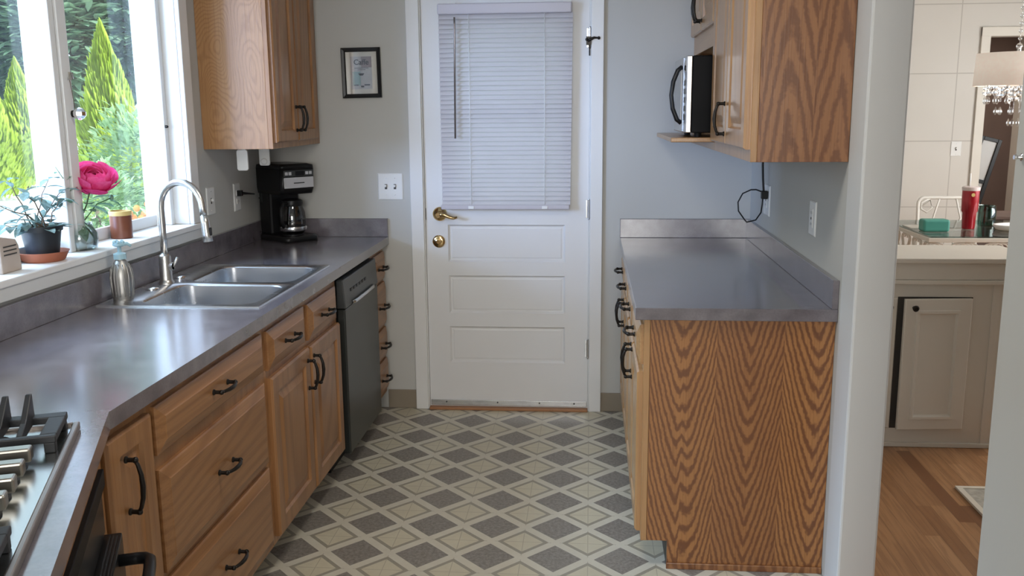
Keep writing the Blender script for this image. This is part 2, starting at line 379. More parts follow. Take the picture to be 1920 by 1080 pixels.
# ------------------------------------------------------------------ mesh helper
class MB:
    def __init__(s, T=None):
        s.v, s.f, s.sm = [], [], []; s.T = T or Matrix.Identity(4)
    def vert(s, p):
        s.v.append(tuple(s.T @ Vector(p))); return len(s.v) - 1
    def face(s, idx, smooth=False): s.f.append(tuple(idx)); s.sm.append(smooth)
    def box(s, x0, x1, y0, y1, z0, z1):
        i = [s.vert(p) for p in ((x0, y0, z0), (x1, y0, z0), (x1, y1, z0), (x0, y1, z0), (x0, y0, z1), (x1, y0, z1), (x1, y1, z1), (x0, y1, z1))]
        for q in ((0, 3, 2, 1), (4, 5, 6, 7), (0, 1, 5, 4), (1, 2, 6, 5), (2, 3, 7, 6), (3, 0, 4, 7)): s.face([i[k] for k in q])
        return s
    def loft(s, loops, smooth=False, cap0=False, cap1=False, closed=True):
        ids = [[s.vert(p) for p in L] for L in loops]
        for A, B in zip(ids, ids[1:]):
            n = len(A)
            for k in range(n if closed else n - 1): s.face((A[k], A[(k + 1) % n], B[(k + 1) % n], B[k]), smooth)
        if cap0: s.face(ids[0][::-1])
        if cap1: s.face(ids[-1])
        return s
    def lathe(s, prof, c=(0, 0, 0), n=24, axis='Z', cap0=True, cap1=True):
        def ring(r, h):
            o = []
            for k in range(n):
                a = 2 * PI * k / n; x, y = r * math.cos(a), r * math.sin(a)
                q = (x, y, h) if axis == 'Z' else ((h, x, y) if axis == 'X' else (y, h, x))
                o.append((c[0] + q[0], c[1] + q[1], c[2] + q[2]))
            return o
        seg = []; cur = [prof[0]]
        for k in range(1, len(prof)):
            cur.append(prof[k])
            if k < len(prof) - 1:
                a = math.atan2(prof[k][1] - prof[k - 1][1], prof[k][0] - prof[k - 1][0]); b = math.atan2(prof[k + 1][1] - prof[k][1], prof[k + 1][0] - prof[k][0])
                if abs((b - a + PI) % (2 * PI) - PI) > .6: seg.append(cur); cur = [prof[k]]
        seg.append(cur)
        for q in seg: s.loft([ring(*p) for p in q], True)
        if cap0 and prof[0][0] > 1e-5: s.face([s.vert(p) for p in ring(*prof[0])][::-1])
        if cap1 and prof[-1][0] > 1e-5: s.face([s.vert(p) for p in ring(*prof[-1])])
        return s
    def cyl(s, c, r, h, n=20, axis='Z'): return s.lathe([(r, 0), (r, h)], c, n, axis)
    def tube(s, pts, r, n=8, caps=True, closed=False):
        P = [Vector(p) for p in pts]; R = r if isinstance(r, (list, tuple)) else [r] * len(P)
        up = None; loops = []
        for i, p in enumerate(P):
            if closed: d = P[(i + 1) % len(P)] - P[i - 1]
            else: d = P[min(i + 1, len(P) - 1)] - P[max(i - 1, 0)]
            d.normalize()
            if up is None:
                up = Vector((0, 0, 1)) if abs(d.z) < .9 else Vector((1, 0, 0))
            a = d.cross(up).normalized(); b = a.cross(d).normalized(); up = b
            loops.append([p + a * R[i] * math.cos(2 * PI * k / n) + b * R[i] * math.sin(2 * PI * k / n) for k in range(n)])
        if closed: loops.append(loops[0]); caps = False
        s.loft(loops, True, caps, caps); return s
    def ball(s, c, r, n=14, m=8, sz=1.0):
        return s.lathe([(max(1e-4, r * math.sin(PI * k / m)), -r * sz * math.cos(PI * k / m)) for k in range(m + 1)], c, n, cap0=False, cap1=False)
    def prism(s, poly, z0, z1):
        a = [s.vert((*p, z0)) for p in poly]; b = [s.vert((*p, z1)) for p in poly]; n = len(poly)
        s.face(a[::-1]); s.face(b)
        for k in range(n): s.face((a[k], a[(k + 1) % n], b[(k + 1) % n], b[k]))
        return s
    def leaf(s, p, d, L, w, bend=.25, normal=(0, 0, 1)):
        p, d = Vector(p), Vector(d).normalized(); n = Vector(normal)
        if abs(d.dot(n)) > .95: n = Vector((1, 0, 0))
        a = d.cross(n).normalized(); n = a.cross(d).normalized()
        rows = []
        for t, k in ((0, .08), (.3, .85), (.6, 1), (.85, .55), (1, .03)):
            q = p + d * L * t - n * bend * L * t * t
            rows.append([q - a * w * k / 2 + n * w * .12 * k, q, q + a * w * k / 2 + n * w * .12 * k])
        s.loft(rows, True, closed=False); return s
    def build(s, name, mat, parent=None, bevel=0.0, seg=2, weld=False):
        me = bpy.data.meshes.new(name); o = bpy.data.objects.new(name, me); COL.objects.link(o)
        off = Vector((0, 0, 0)); inv = None
        if parent is not None and not parent.get('_local'):
            q = parent; off = Vector(q.get('_org', (0, 0, 0)))
        me.from_pydata([tuple(Vector(p) - off) for p in s.v], [], s.f)
        me.polygons.foreach_set('use_smooth', s.sm)
        bm = bmesh.new(); bm.from_mesh(me)
        if weld: bmesh.ops.remove_doubles(bm, verts=bm.verts, dist=1e-5)
        bmesh.ops.recalc_face_normals(bm, faces=bm.faces); bm.to_mesh(me); bm.free()
        me.update(); me.materials.append(MATS[mat] if isinstance(mat, str) else mat)
        if parent is not None:
            o.parent = parent
            o['_org'] = tuple(off)
            if parent.get('_local'): o['_local'] = 1
        if bevel:
            b = o.modifiers.new('bevel', 'BEVEL'); b.width = bevel; b.segments = seg; b.limit_method = 'ANGLE'; b.angle_limit = math.radians(40)
            b.use_clamp_overlap = True
        return o


def tag(o, label, cat, group=None):
    o['label'] = label; o['category'] = cat
    if group: o['group'] = group
    return o


def thing(name, label, cat, loc, group=None, rz=None):
    """an Empty at the base of a thing. With rz the parts are given in its own axes, else in world coordinates"""
    o = bpy.data.objects.new(name, None); COL.objects.link(o); o.empty_display_size = .05
    o.location = loc; tag(o, label, cat, group)
    if rz is not None: o.rotation_euler = (0, 0, rz); o['_local'] = 1
    else: o['_org'] = tuple(loc)
    return o


def struct(o, label=None):
    o['kind'] = 'structure'
    if label: o['label'] = label
    return o


def frame(o, u, v, w):
    m = Matrix((Vector(u), Vector(v), Vector(w))).transposed().to_4x4(); m.translation = Vector(o); return m


def facing(x, y, z, s):
    """frame on a cabinet face: u = up-facing width along y, v up, w outwards (s = +1 faces +x, -1 faces -x)"""
    return frame((x, y, z), (0, 1, 0), (0, 0, 1), (s, 0, 0))


def rect(i, w, h, d): return [(-w / 2 + i, -h / 2 + i, d), (w / 2 - i, -h / 2 + i, d), (w / 2 - i, h / 2 - i, d), (-w / 2 + i, h / 2 - i, d)]


def panel_door(T, w, h, fr=.056, t=.02):
    m = MB(T)
    m.loft([rect(0, w, h, 0), rect(0, w, h, t - .007), rect(.006, w, h, t), rect(fr, w, h, t), rect(fr + .006, w, h, t - .009), rect(fr + .016, w, h, t - .009),
            rect(fr + .042, w, h, t - .001)], cap0=True, cap1=True)
    return m


def drawer_front(T, w, h, bev=.03, t=.02):
    m = MB(T)
    m.loft([rect(0, w, h, 0), rect(0, w, h, t - .011), rect(.004, w, h, t - .008), rect(bev, w, h, t), rect(bev + .003, w, h, t + .002)], cap0=True, cap1=True)
    return m


def pull(T, L=.1):
    """arched cup-footed bar pull; u = length, w = outwards"""
    m = MB(T); h = L / 2
    for s in (-1, 1):
        m.lathe([(.0085, 0), (.0085, .003), (.0055, .006), (.0055, .02)], (s * h, 0, 0), 12)
        m.ball((s * h, 0, .023), .0075, 10, 6)
    pts = [(-h, 0, .022), (-h * .82, 0, .028), (-h * .45, 0, .034), (0, 0, .036), (h * .45, 0, .034), (h * .82, 0, .028), (h, 0, .022)]
    m.tube(pts, [.0045, .0048, .0056, .0064, .0056, .0048, .0045], 10)
    return m


def vert_frame(x, y, z, s): return frame((x, y, z), (0, 0, 1), (0, 1, 0), (s, 0, 0))
def level_frame(x, y, z, s): return frame((x, y, z), (0, 1, 0), (0, 0, 1), (s, 0, 0))


# ------------------------------------------------------------------ shell
YR0 = -1.718; XR = 2.464; XD = 2.574; CEIL = 2.44; YE = -1.872; YN = -2.832; YREAR = -6.3; YD = 3.0; XDR = 5.9
WY0, WY1, WZ0, WZ1 = -2.46, -.89, 1.07, 2.16
m = MB()
m.box(-.19, 0, YREAR, WY0, 0, CEIL); m.box(-.19, 0, WY1, .12, 0, CEIL); m.box(-.19, 0, WY0, WY1, 0, WZ0); m.box(-.19, 0, WY0, WY1, WZ1, CEIL)
struct(m.build('wall_left', 'wall_paint'))
m = MB(); m.box(0, .838, 0, .12, 0, CEIL); m.box(1.674, XR, 0, .12, 0, CEIL); m.box(.838, 1.674, 0, .12, 2.085, CEIL)
struct(m.build('wall_back', 'wall_paint'))
m = MB(); m.box(XR, XD, YR0, YD, 0, CEIL)
struct(m.build('wall_right', 'wall_paint'))
m = MB(); m.box(XR - .003, XD + .003, YE, YR0, 0, CEIL)
struct(m.build('trim_5', 'jamb_paint', bevel=.007))
m = MB(); m.box(XR, XD, YREAR, YN, 0, CEIL); m.box(XR, XD, YN, YE, 2.3, CEIL)
struct(m.build('wall_opening', 'wall_paint', bevel=.004))
m = MB(); m.box(0, .8, YREAR - .12, YREAR, 0, CEIL); m.box(2.6, XDR, YREAR - .12, YREAR, 0, CEIL); m.box(.8, 2.6, YREAR - .12, YREAR, 0, .85); m.box(.8, 2.6, YREAR - .12, YREAR, 2.2, CEIL)  # opening added to let the rear fill light in
struct(m.build('wall_rear', 'wall_paint'))
m = MB(); m.box(XD, 4.735, YD, YD + .12, 0, CEIL); m.box(5.55, XDR, YD, YD + .12, 0, CEIL); m.box(4.735, 5.55, YD, YD + .12, 2.07, CEIL)
struct(m.build('wall_dining_back', 'panel_wall'))
m = MB(); m.box(XDR, XDR + .12, YREAR, -.8, 0, CEIL); m.box(XDR, XDR + .12, 2.0, 5.2, 0, CEIL); m.box(XDR, XDR + .12, -.8, 2.0, 0, .8); m.box(XDR, XDR + .12, -.8, 2.0, 2.2, CEIL)
struct(m.build('wall_dining_right', 'cream_paint'))
m = MB(); m.box(3.9, XDR, 5.2, 5.3, 0, CEIL); m.box(3.8, 3.9, YD + .12, 5.3, 0, CEIL)
struct(m.build('wall_hall', 'brown_room'))
m = MB(); m.box(-.6, XDR + .4, YREAR - .4, 5.5, CEIL, CEIL + .12)
struct(m.build('ceiling', 'ceiling_paint'))
m = MB(); m.box(-.19, XR + .05, YREAR, .04, -.05, 0)
struct(m.build('floor', 'vinyl_floor'))
m = MB(); m.box(XR + .05, XDR, YREAR, 5.3, -.05, 0)
struct(m.build('floor_dining', 'strip_floor'))
m = MB(); m.box(XR - .004, XR + .06, YN, YE, 0, .006); struct(m.build('trim_4', 'threshold_oak', bevel=.002))
m = MB(); m.box(.62, .772, -.008, 0, 0, .10); struct(m.build('baseboard_back', 'baseboard_vinyl', bevel=.003))
m = MB(); m.box(1.736, 1.87, -.008, 0, 0, .10); struct(m.build('baseboard_back_corner', 'baseboard_vinyl', bevel=.003))
# door casing
m = MB(); m.box(.771, .836, -.02, .0, 0, 2.14); m.box(1.676, 1.737, -.02, .0, 0, 2.14); m.box(.771, 1.737, -.02, .0, 2.08, 2.15)
m.box(.836, .842, -.012, .1, 0, 2.08); m.box(1.670, 1.676, -.012, .1, 0, 2.08); m.box(.842, .862, .0445, .06, .014, 2.08); m.box(1.65, 1.67, .0445, .06, .014, 2.08); m.box(.862, 1.65, .0445, .06, 2.055, 2.085)
struct(m.build('trim_1', 'white_paint', bevel=.004))
m = MB(); m.box(.842, 1.670, -.03, .1, 0, .014); struct(m.build('trim_2', 'threshold_oak', bevel=.003))

# ------------------------------------------------------------------ back door
DR = bpy.data.objects.new('door_1', None); COL.objects.link(DR); DR.location = (.844, 0, .014); DR['_org'] = (.844, 0, .014); DR['kind'] = 'structure'
X0, X1, Z0, Z1 = .8435, 1.6690, .0145, 2.078
m = MB()
# flat front built as strips round the three panels and the glazed opening
panels = [(.951, 1.556, .781, .979), (.951, 1.556, .512, .717), (.951, 1.556, .249, .449)]
GX0, GX1, GZ0, GZ1 = .985, 1.535, 1.10, 1.965
ys = 0.0; yb = .042
m.box(X0, .951, ys, yb, Z0, GZ1); m.box(1.556, X1, ys, yb, Z0, GZ1); m.box(X0, X1, ys, yb, GZ1, Z1)
m.box(.951, 1.556, ys, yb, Z0, .249); m.box(.951, 1.556, ys, yb, .449, .512); m.box(.951, 1.556, ys, yb, .717, .781); m.box(.951, 1.556, ys, yb, .979, GZ0)
m.box(.951, GX0, ys, yb, GZ0, GZ1); m.box(GX1, 1.556, ys, yb, GZ0, GZ1)
m.build('door_slab', 'door_paint', DR)
for (a, b, c, d) in panels:
    T = frame(((a + b) / 2, 0, (c + d) / 2), (1, 0, 0), (0, 0, 1), (0, -1, 0))
    q = MB(T); w_, h_ = b - a, d - c
    q.loft([rect(0, w_, h_, -.03), rect(0, w_, h_, .0005), rect(.004, w_, h_, .0005), rect(.013, w_, h_, -.011), rect(.02, w_, h_, -.011), rect(.026, w_, h_, -.0085)], cap0=True, cap1=True)
    q.build('door_panel', 'door_paint', DR)
m = MB(); m.box(GX0, GX1, .016, .022, GZ0, GZ1); m.build('pane', 'window_glass', DR)
m = MB(); m.box(GX0, GX1, .008, .034, 1.508, 1.548); m.build('muntin', 'door_paint', DR)
m = MB(); m.box(X0 + .004, X1 - .004, -.006, .0, .02, .05); m.build('door_sweep', 'silver', DR, bevel=.002)
for x in (.93, 1.2, 1.42, 1.6):
    m = MB(); m.cyl((x, -.006, .038), .004, -.003, 8, 'Y'); m.build('screw', 'dark_slot', DR)
m = MB(); m.lathe([(.036, 0), (.036, -.006), (.030, -.014), (.018, -.02), (.015, -.045), (.018, -.05), (.018, -.062), (.012, -.068)], (.916, 0, 1.030), 24, 'Y')
m.tube([(.916, -.056, 1.030), (.935, -.06, 1.033), (.955, -.06, 1.028), (.975, -.058, 1.019), (.995, -.056, 1.014), (1.012, -.052, 1.018)], [.010, .011, .0105, .009, .0075, .006], 12)
lv = m.build('lever_handle', 'brass', DR); lv['label'] = 'polished brass lever handle'
m = MB(); m.lathe([(.032, 0), (.032, -.007), (.026, -.012), (.017, -.013), (.016, -.02), (.010, -.022)], (.908, 0, .890), 24, 'Y'); m.box(.902, .914, -.036, -.02, .882, .898)
m.build('deadbolt', 'brass', DR)
for z in (1.885, 1.055, .335):
    m = MB(); m.cyl((1.6695, -.012, z - .045), .0065, .09, 10); m.ball((1.6695, -.012, z + .048), .006, 8, 6); m.ball((1.6695, -.012, z - .048), .006, 8, 6); m.box(1.655, 1.6675, -.003, 0, z - .045, z + .045)
    m.build('hinge', 'silver', DR, bevel=.0005)
m = MB(); m.tube([(1.66, -.022, 1.868), (1.672, -.026, 1.876), (1.69, -.026, 1.884), (1.71, -.025, 1.882)], [.006, .007, .006, .004], 8); m.ball((1.712, -.024, 1.882), .008, 8, 6); m.ball((1.655, -.022, 1.876), .008, 8, 6); m.tube([(1.668, -.02, 1.875), (1.668, -.02, 1.80)], .0035, 6)
m.box(1.652, 1.676, -.024, -.02, 1.85, 1.89)
m.build('flip_latch', 'bronze_black', DR)
m = MB(); m.box(.8435, .8455, -.004, .02, 1.0, 1.06); m.build('strike_plate', 'dark_slot', DR)

# blind on the door
BL = thing('window_blind', 'closed pale horizontal slat blind hung over the glass of the white back door', 'blind', (1.263, -.03, 2.02))
m = MB(); m.box(.935, 1.583, -.062, -.018, 2.0, 2.05); m.build('head_rail', 'rail_vinyl', BL, bevel=.006)
m = MB(); m.box(.933, 1.575, -.062, -.024, 1.058, 1.082); m.build('bottom_rail', 'rail_vinyl', BL, bevel=.005)
m = MB(); nsl = 41
for k in range(nsl):
    z = 1.094 + (1.99 - 1.094) * k / (nsl - 1); a0 = .938 + (.0 * k); a1 = 1.578 + .010 * k / nsl
    rows = []
    for t in range(5):
        q = (t - 2) / 2; yy = -.042 + q * .0105 - (1 - q * q) * .0025; zz = z + q * .0123
        rows.append([(a0, yy, zz), (a1, yy, zz)])
    m.loft(rows, True, closed=False)
m.build('slats', 'slat_vinyl', BL)
for x in (1.085, 1.452):
    m = MB(); m.tube([(x, -.052, 2.0), (x, -.052, 1.082)], .0016, 6); m.tube([(x + .012, -.034, 2.0), (x + .012, -.034, 1.082)], .001, 5); m.build('ladder_cord', 'white_plastic', BL)
    m = MB(); m.box(x - .014, x + .014, -.066, -.062, 1.062, 1.076); m.build('rail_button', 'white_plastic', BL, bevel=.001)
m = MB(); m.tube([(1.019, -.068, 1.985), (1.019, -.071, 1.95), (1.013, -.071, 1.41)], .0048, 6); wd = m.build('tilt_wand', 'cooktop_rim', BL); wd['label'] = 'grey plastic tilt wand'
for x in (1.0, 1.56): 
    m = MB(); m.box(x - .02, x + .02, -.03, 0.0, 2.012, 2.058); m.build('bracket', 'white_plastic', BL, bevel=.002)

# ------------------------------------------------------------------ window over the sink
WN = bpy.data.objects.new('window_1', None); COL.objects.link(WN); WN.location = (-.06, -1.65, WZ0); WN['_org'] = (-.06, -1.65, WZ0); WN['kind'] = 'structure'
m = MB(); m.box(0, .02, WY1 - .005, -.818, 1.085, 2.24); m.box(0, .02, WY0 - .08, WY0 + .005, 1.085, 2.24); m.box(0, .02, WY0 - .08, -.818, WZ1 - .005, 2.24)
m.build('casing', 'white_paint', WN, bevel=.004)
m = MB(); m.box(-.16, .03, WY0 - .1, -.80, 1.062, 1.085)
m.build('sill', 'white_paint', WN, bevel=.004)
m = MB(); m.box(.0, .024, WY0 - .1, -.80, 1.022, 1.062); m.build('apron', 'jamb_paint', WN, bevel=.002)
m = MB()   # frame lining
m.box(-.18, 0, WY1 - .006, WY1, 1.085, WZ1); m.box(-.18, 0, WY0, WY0 + .006, 1.085, WZ1); m.box(-.18, 0, WY0, WY1, WZ1 - .006, WZ1)
m.box(-.185, -.055, -1.657, -1.604, 1.085, WZ1)
for x in (-.085, -.115, -.145): m.box(x - .012, x, -1.664, -1.597, 1.085, WZ1)
m.build('frame', 'white_paint', WN, bevel=.003)
for (a, b) in ((-1.600, WY1 - .006), (WY0 + .006, -1.661)):
    sh = MB(); w_ = .032
    sh.box(-.125, -.068, a, a + .018, 1.085, WZ1 - .006); sh.box(-.125, -.062, b - w_, b, 1.085, WZ1 - .006); sh.box(-.135, -.122, a + .018, b - w_, 1.085, 1.130); sh.box(-.125, -.062, a + .018, b - w_, WZ1 - .06, WZ1 - .006)
    so_ = sh.build('sash', 'white_paint', WN, bevel=.004)
    g = MB(); g.box(-.131, -.127, a + .016, b - w_ + .002, 1.126, WZ1 - .06); g.build('pane', 'window_glass', so_)
m = MB(); m.lathe([(.006, 0), (.006, .008), (.003, .012)], (-.062, -.92, 1.49), 10, 'X'); m.build('sash_pin', 'bronze_black', WN)

# crystal ornament hanging on the mullion
OR = thing('suncatcher', 'small faceted silver and black ball hung on the window mullion by a thread', 'ornament', (-.048, -1.617, 1.535))
m = MB(); m.lathe([(.002, -.021), (.013, -.016), (.021, -.006), (.021, .006), (.013, .016), (.002, .021)], (-.030, -1.617, 1.545), 8); 
for k in range(len(m.sm)): m.sm[k] = False
m.build('ball', 'chrome', OR)
m = MB(); m.lathe([(.012, 0), (.012, .004), (.008, .008)], (-.055, -1.617, 1.545), 10, 'X'); m.lathe([(.0135, -.004), (.0135, .004)], (-.03, -1.612, 1.545), 10, 'Y'); m.build('cap', 'bronze_black', OR)
m = MB(); m.tube([(-.045, -1.617, 1.565), (-.050, -1.617, 1.62), (-.0545, -1.617, 1.66)], .0012, 5); m.build('thread', 'stem_brown', OR)
m = MB(); m.tube([(-.05, -1.632, 1.655), (-.047, -1.625, 1.672), (-.047, -1.617, 1.68), (-.047, -1.609, 1.672), (-.05, -1.602, 1.66)], .0022, 6); m.box(-.056, -.048, -1.621, -1.613, 1.655, 1.682); m.build('hook', 'knob_metal', OR)

# ------------------------------------------------------------------ left counter run
A = .648; ZC = .914; ZU = .874
CT = thing('countertop', 'long mauve grey laminate worktop holding the sink and cooktop', 'countertop', (.3, -1.5, ZU))
SX0, SX1, SY0, SY1 = .040, .599, -1.757, -.919
tdir = Vector((math.sin(math.radians(22.3)), -math.cos(math.radians(22.3)), 0)); ndir = Vector((tdir.y * -1, tdir.x, 0))
bend = Vector((A, -2.815, 0)); e1 = bend + tdir * 1.15; e2 = e1 - ndir * (e1.x / ndir.x)


def grid_slab(m, xs, ys, z0, z1, skip):
    nx, ny = len(xs) - 1, len(ys) - 1; keep = lambda i, j: 0 <= i < nx and 0 <= j < ny and (i, j) not in skip
    vt = {}; 
    def V(i, j, z):
        if (i, j, z) not in vt: vt[(i, j, z)] = m.vert((xs[i], ys[j], z))
        return vt[(i, j, z)]
    for i in range(nx):
        for j in range(ny):
            if not keep(i, j): continue
            m.face((V(i, j, z1), V(i + 1, j, z1), V(i + 1, j + 1, z1), V(i, j + 1, z1))); m.face((V(i, j, z0), V(i, j + 1, z0), V(i + 1, j + 1, z0), V(i + 1, j, z0)))
            for (di, dj, a, b) in ((-1, 0, (i, j + 1), (i, j)), (1, 0, (i + 1, j), (i + 1, j + 1)), (0, -1, (i, j), (i + 1, j)), (0, 1, (i + 1, j + 1), (i, j + 1))):
                if not keep(i + di, j + dj): m.face((V(*a, z0), V(*b, z0), V(*b, z1), V(*a, z1)))


m = MB(); grid_slab(m, [.0015, SX0 + .012, SX1 - .012, A], [-2.815, SY0 + .012, SY1 - .012, 0], ZU, ZC, {(1, 1)})
m.prism([(.0015, -2.815), (.0015, e2.y), (e1.x, e1.y), (A, -2.815)], ZU, ZC)
# drop the two coincident inner faces
m.build('worktop', 'laminate', CT, weld=True)
m = MB(); m.box(.0015, .02, e2.y, 0, ZC, 1.008); m.build('backsplash', 'laminate', CT, bevel=.002)
m = MB(); m.box(.02, A, -.02, 0, ZC, 1.008); m.build('backsplash', 'laminate', CT, bevel=.002)

# sink
SK = thing('sink', 'stainless double bowl drop-in sink set into the worktop under the window', 'sink', (.32, -1.338, ZC))


def rrect(cx, cy, w, h, r, z, k=8):
    out = []
    for (sx, sy, a0) in ((1, 1, 0), (-1, 1, 90), (-1, -1, 180), (1, -1, 270)):
        for i in range(k + 1):
            a = math.radians(a0 + 90 * i / k); out.append((cx + sx * (w / 2 - r) + r * math.cos(a), cy + sy * (h / 2 - r) + r * math.sin(a), z))
    return out


def cellrect(cx, cy, w, h, x0, x1, y0, y1, r, z, k=8):
    out = []
    for (sx, sy, a0) in ((1, 1, 0), (-1, 1, 90), (-1, -1, 180), (1, -1, 270)):
        px, py = cx + sx * (w / 2 - r), cy + sy * (h / 2 - r); X = x1 if sx > 0 else x0; Y = y1 if sy > 0 else y0
        for i in range(k + 1):
            f = i / k * 2
            if a0 in (90, 270):
                q = (px + (X - px) * (f if f < 1 else 1), Y) if f < 1 else (X, Y + (py - Y) * (f - 1))
            else:
                q = (X, py + (Y - py) * f) if f < 1 else (X + (px - X) * (f - 1), Y)
            out.append((*q, z))
    return out


zr = ZC + .004; ymid = (SY0 + SY1) / 2
m = MB(); bw = []
for (y0, y1) in ((SY0 + .006, ymid), (ymid, SY1 - .006)):
    cx, cy = .362, (y0 + y1) / 2 + (.004 if y0 < ymid - .1 else -.004); w, h = .405, .362
    outer = cellrect(cx, cy, w, h, SX0 + .006, SX1 - .006, y0, y1, .06, zr); inner = rrect(cx, cy, w, h, .06, zr); inn2 = rrect(cx, cy, w - .012, h - .012, .056, zr - .006)
    m.loft([outer, inner, inn2], True); bw.append((cx, cy, w, h))
m.loft([[(SX0, SY0, ZC), (SX1, SY0, ZC), (SX1, SY1, ZC), (SX0, SY1, ZC)], [(SX0 + .002, SY0 + .002, zr + .001), (SX1 - .002, SY0 + .002, zr + .001), (SX1 - .002, SY1 - .002, zr + .001), (SX0 + .002, SY1 - .002, zr + .001)], [(SX0 + .006, SY0 + .006, zr), (SX1 - .006, SY0 + .006, zr), (SX1 - .006, SY1 - .006, zr), (SX0 + .006, SY1 - .006, zr)]])
m.build('rim', 'sink_steel', SK)
for (cx, cy, w, h) in bw:
    m = MB(); m.loft([rrect(cx, cy, w - .012, h - .012, .056, zr - .006), rrect(cx, cy, w - .02, h - .02, .055, zr - .10), rrect(cx, cy, w - .03, h - .03, .052, zr - .165), rrect(cx, cy, w - .06, h - .06, .045, zr - .183), rrect(cx, cy, w - .1, h - .1, .04, zr - .188)], True)
    m.loft([rrect(cx, cy, w - .1, h - .1, .04, zr - .188), rrect(cx, cy, .09, .09, .044, zr - .192)], True, cap1=True)
    bo = m.build('bowl', 'sink_steel', SK)
    m = MB(); m.lathe([(.043, 0), (.043, .003), (.034, .003), (.03, -.004), (.004, -.006), (.004, .004)], (cx, cy, zr - .191), 20); m.build('drain', 'chrome', bo)
for y in (-1.47, -1.235):
    m = MB(); m.lathe([(.024, 0), (.024, .004), (.018, .008), (.004, .0095)], (.098, y, zr), 18); m.build('hole_cover', 'chrome', SK)
# faucet
FX, FY = .098, -1.352
FA = thing('faucet', 'brushed nickel pull-down gooseneck faucet on the back rim of the sink', 'faucet', (FX, FY, zr))
m = MB(); m.lathe([(.029, 0), (.029, .004), (.024, .012), (.0225, .016), (.0225, .098), (.0205, .106), (.0135, .112)], (FX, FY, zr), 24); m.build('base', 'brushed_nickel', FA)
ang = math.radians(-14); dx, dy = math.cos(ang), math.sin(ang)
pts = [(0, zr + .10), (0, zr + .20), (0, 1.205)]
R_ = .092
for k in range(1, 13): a = PI - PI * k / 12; pts.append((R_ + R_ * math.cos(a), 1.205 + R_ * math.sin(a)))
pts.append((2 * R_ + .003, 1.175))
m = MB(); m.tube([(FX + p * dx, FY + p * dy, z) for p, z in pts], .0128, 14); m.build('spout', 'brushed_nickel', FA)
hx, hy = FX + (2 * R_ + .004) * dx, FY + (2 * R_ + .004) * dy
m = MB(); m.tube([(hx, hy, 1.178), (hx + .003, hy, 1.15), (hx + .006, hy, 1.108), (hx + .008, hy, 1.083)], [.0142, .0155, .017, .0185], 14); sp = m.build('spray_head', 'brushed_nickel', FA)
m = MB(); m.box(hx + .013, hx + .0245, hy - .009, hy + .006, 1.105, 1.135); m.build('spray_button', 'black_plastic', sp, bevel=.003)
m = MB(); m.cyl((FX, FY, zr + .065), .0125, .03, 14, 'X'); m.tube([(FX + .028, FY, zr + .065), (FX + .038, FY + .004, zr + .08), (FX + .045, FY + .01, zr + .098)], [.006, .0055, .0045], 8); m.cyl((FX + .018, FY, zr + .065), .015, .012, 14, 'X'); m.build('lever', 'brushed_nickel', FA)
# soap bottle
BX, BY = .078, -1.640
SB = thing('soap_dispenser', 'ribbed silver soap bottle with pale blue pump on the sink corner', 'soap dispenser', (BX, BY, zr))
m = MB(); m.lathe([(.032, 0), (.034, .005), (.035, .030), (.037, .065), (.037, .085), (.032, .110), (.022, .128), (.016, .136), (.016, .142)], (BX, BY, zr), 28); m.build('bottle', 'soap_metal', SB)
m = MB()
for k in range(14):
    a = 2 * PI * k / 14; m.tube([(BX + math.cos(a) * r, BY + math.sin(a) * r, zr + h) for r, h in ((.034, .012), (.0355, .045), (.0372, .075), (.034, .102), (.025, .122))], .0022, 6)
m.build('ribs', 'soap_metal', SB)
m = MB(); m.lathe([(.021, 0), (.021, .018), (.012, .022), (.0065, .023), (.0065, .046)], (BX, BY, zr + .139), 18); m.lathe([(.014, 0), (.021, .004), (.021, .010), (.012, .014)], (BX, BY, zr + .182), 18)
m.tube([(BX, BY, zr + .188), (BX + .026, BY + .006, zr + .191), (BX + .038, BY + .01, zr + .182)], [.007, .006, .0045], 8)
for k in range(5): a = k * 1.26; m.ball((BX + .014 * math.cos(a), BY + .014 * math.sin(a), zr + .197), .0065, 8, 6)
m.build('pump', 'soap_blue', SB)

# cabinets under the counter: face x .617, fronts .02 proud
FXL = .617


def left_cabinet(name, label, y0, y1):
    t = thing(name, label, 'cabinet', (.3, (y0 + y1) / 2, 0), 'base cabinets under the window worktop')
    m = MB(); e = .0008
    m.box(.02, FXL - .02, y0 + e, y0 + .016, .1, ZU); m.box(.02, FXL - .02, y1 - .016, y1 - e, .1, ZU); m.box(.02, FXL - .02, y0 + .016, y1 - .016, .1, .116); m.box(.02, .032, y0 + .016, y1 - .016, .116, .70); m.build('carcass', 'oak_vertical', t)
    m = MB(); m.box(FXL - .02, FXL, y0 + e, y1 - e, .098, ZU); m.build('face_frame', 'oak_vertical', t, bevel=.0015)
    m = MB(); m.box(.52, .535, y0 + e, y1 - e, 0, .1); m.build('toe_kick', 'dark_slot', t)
    return t


def add_drawer(t, y0, y1, z0, z1, s=1, x=FXL, mat='oak_level', hz=None, bev=.03, handle=True):
    d = drawer_front(facing(x, (y0 + y1) / 2, (z0 + z1) / 2, s), y1 - y0, z1 - z0, bev).build('drawer', mat, t)
    if handle: pull(level_frame(x + s * .022, (y0 + y1) / 2, (z0 + z1) / 2 if hz is None else hz, s)).build('handle', 'bronze_black', d)
    return d


def add_door(t, y0, y1, z0, z1, hy, hz, s=1, x=FXL, mat='oak_vertical', L=.105, fr=.056):
    d = panel_door(facing(x, (y0 + y1) / 2, (z0 + z1) / 2, s), y1 - y0, z1 - z0, fr).build('door', mat, t)
    if hy is not None: pull(vert_frame(x + s * .02, hy, hz, s), L).build('handle', 'bronze_black', d)
    return d


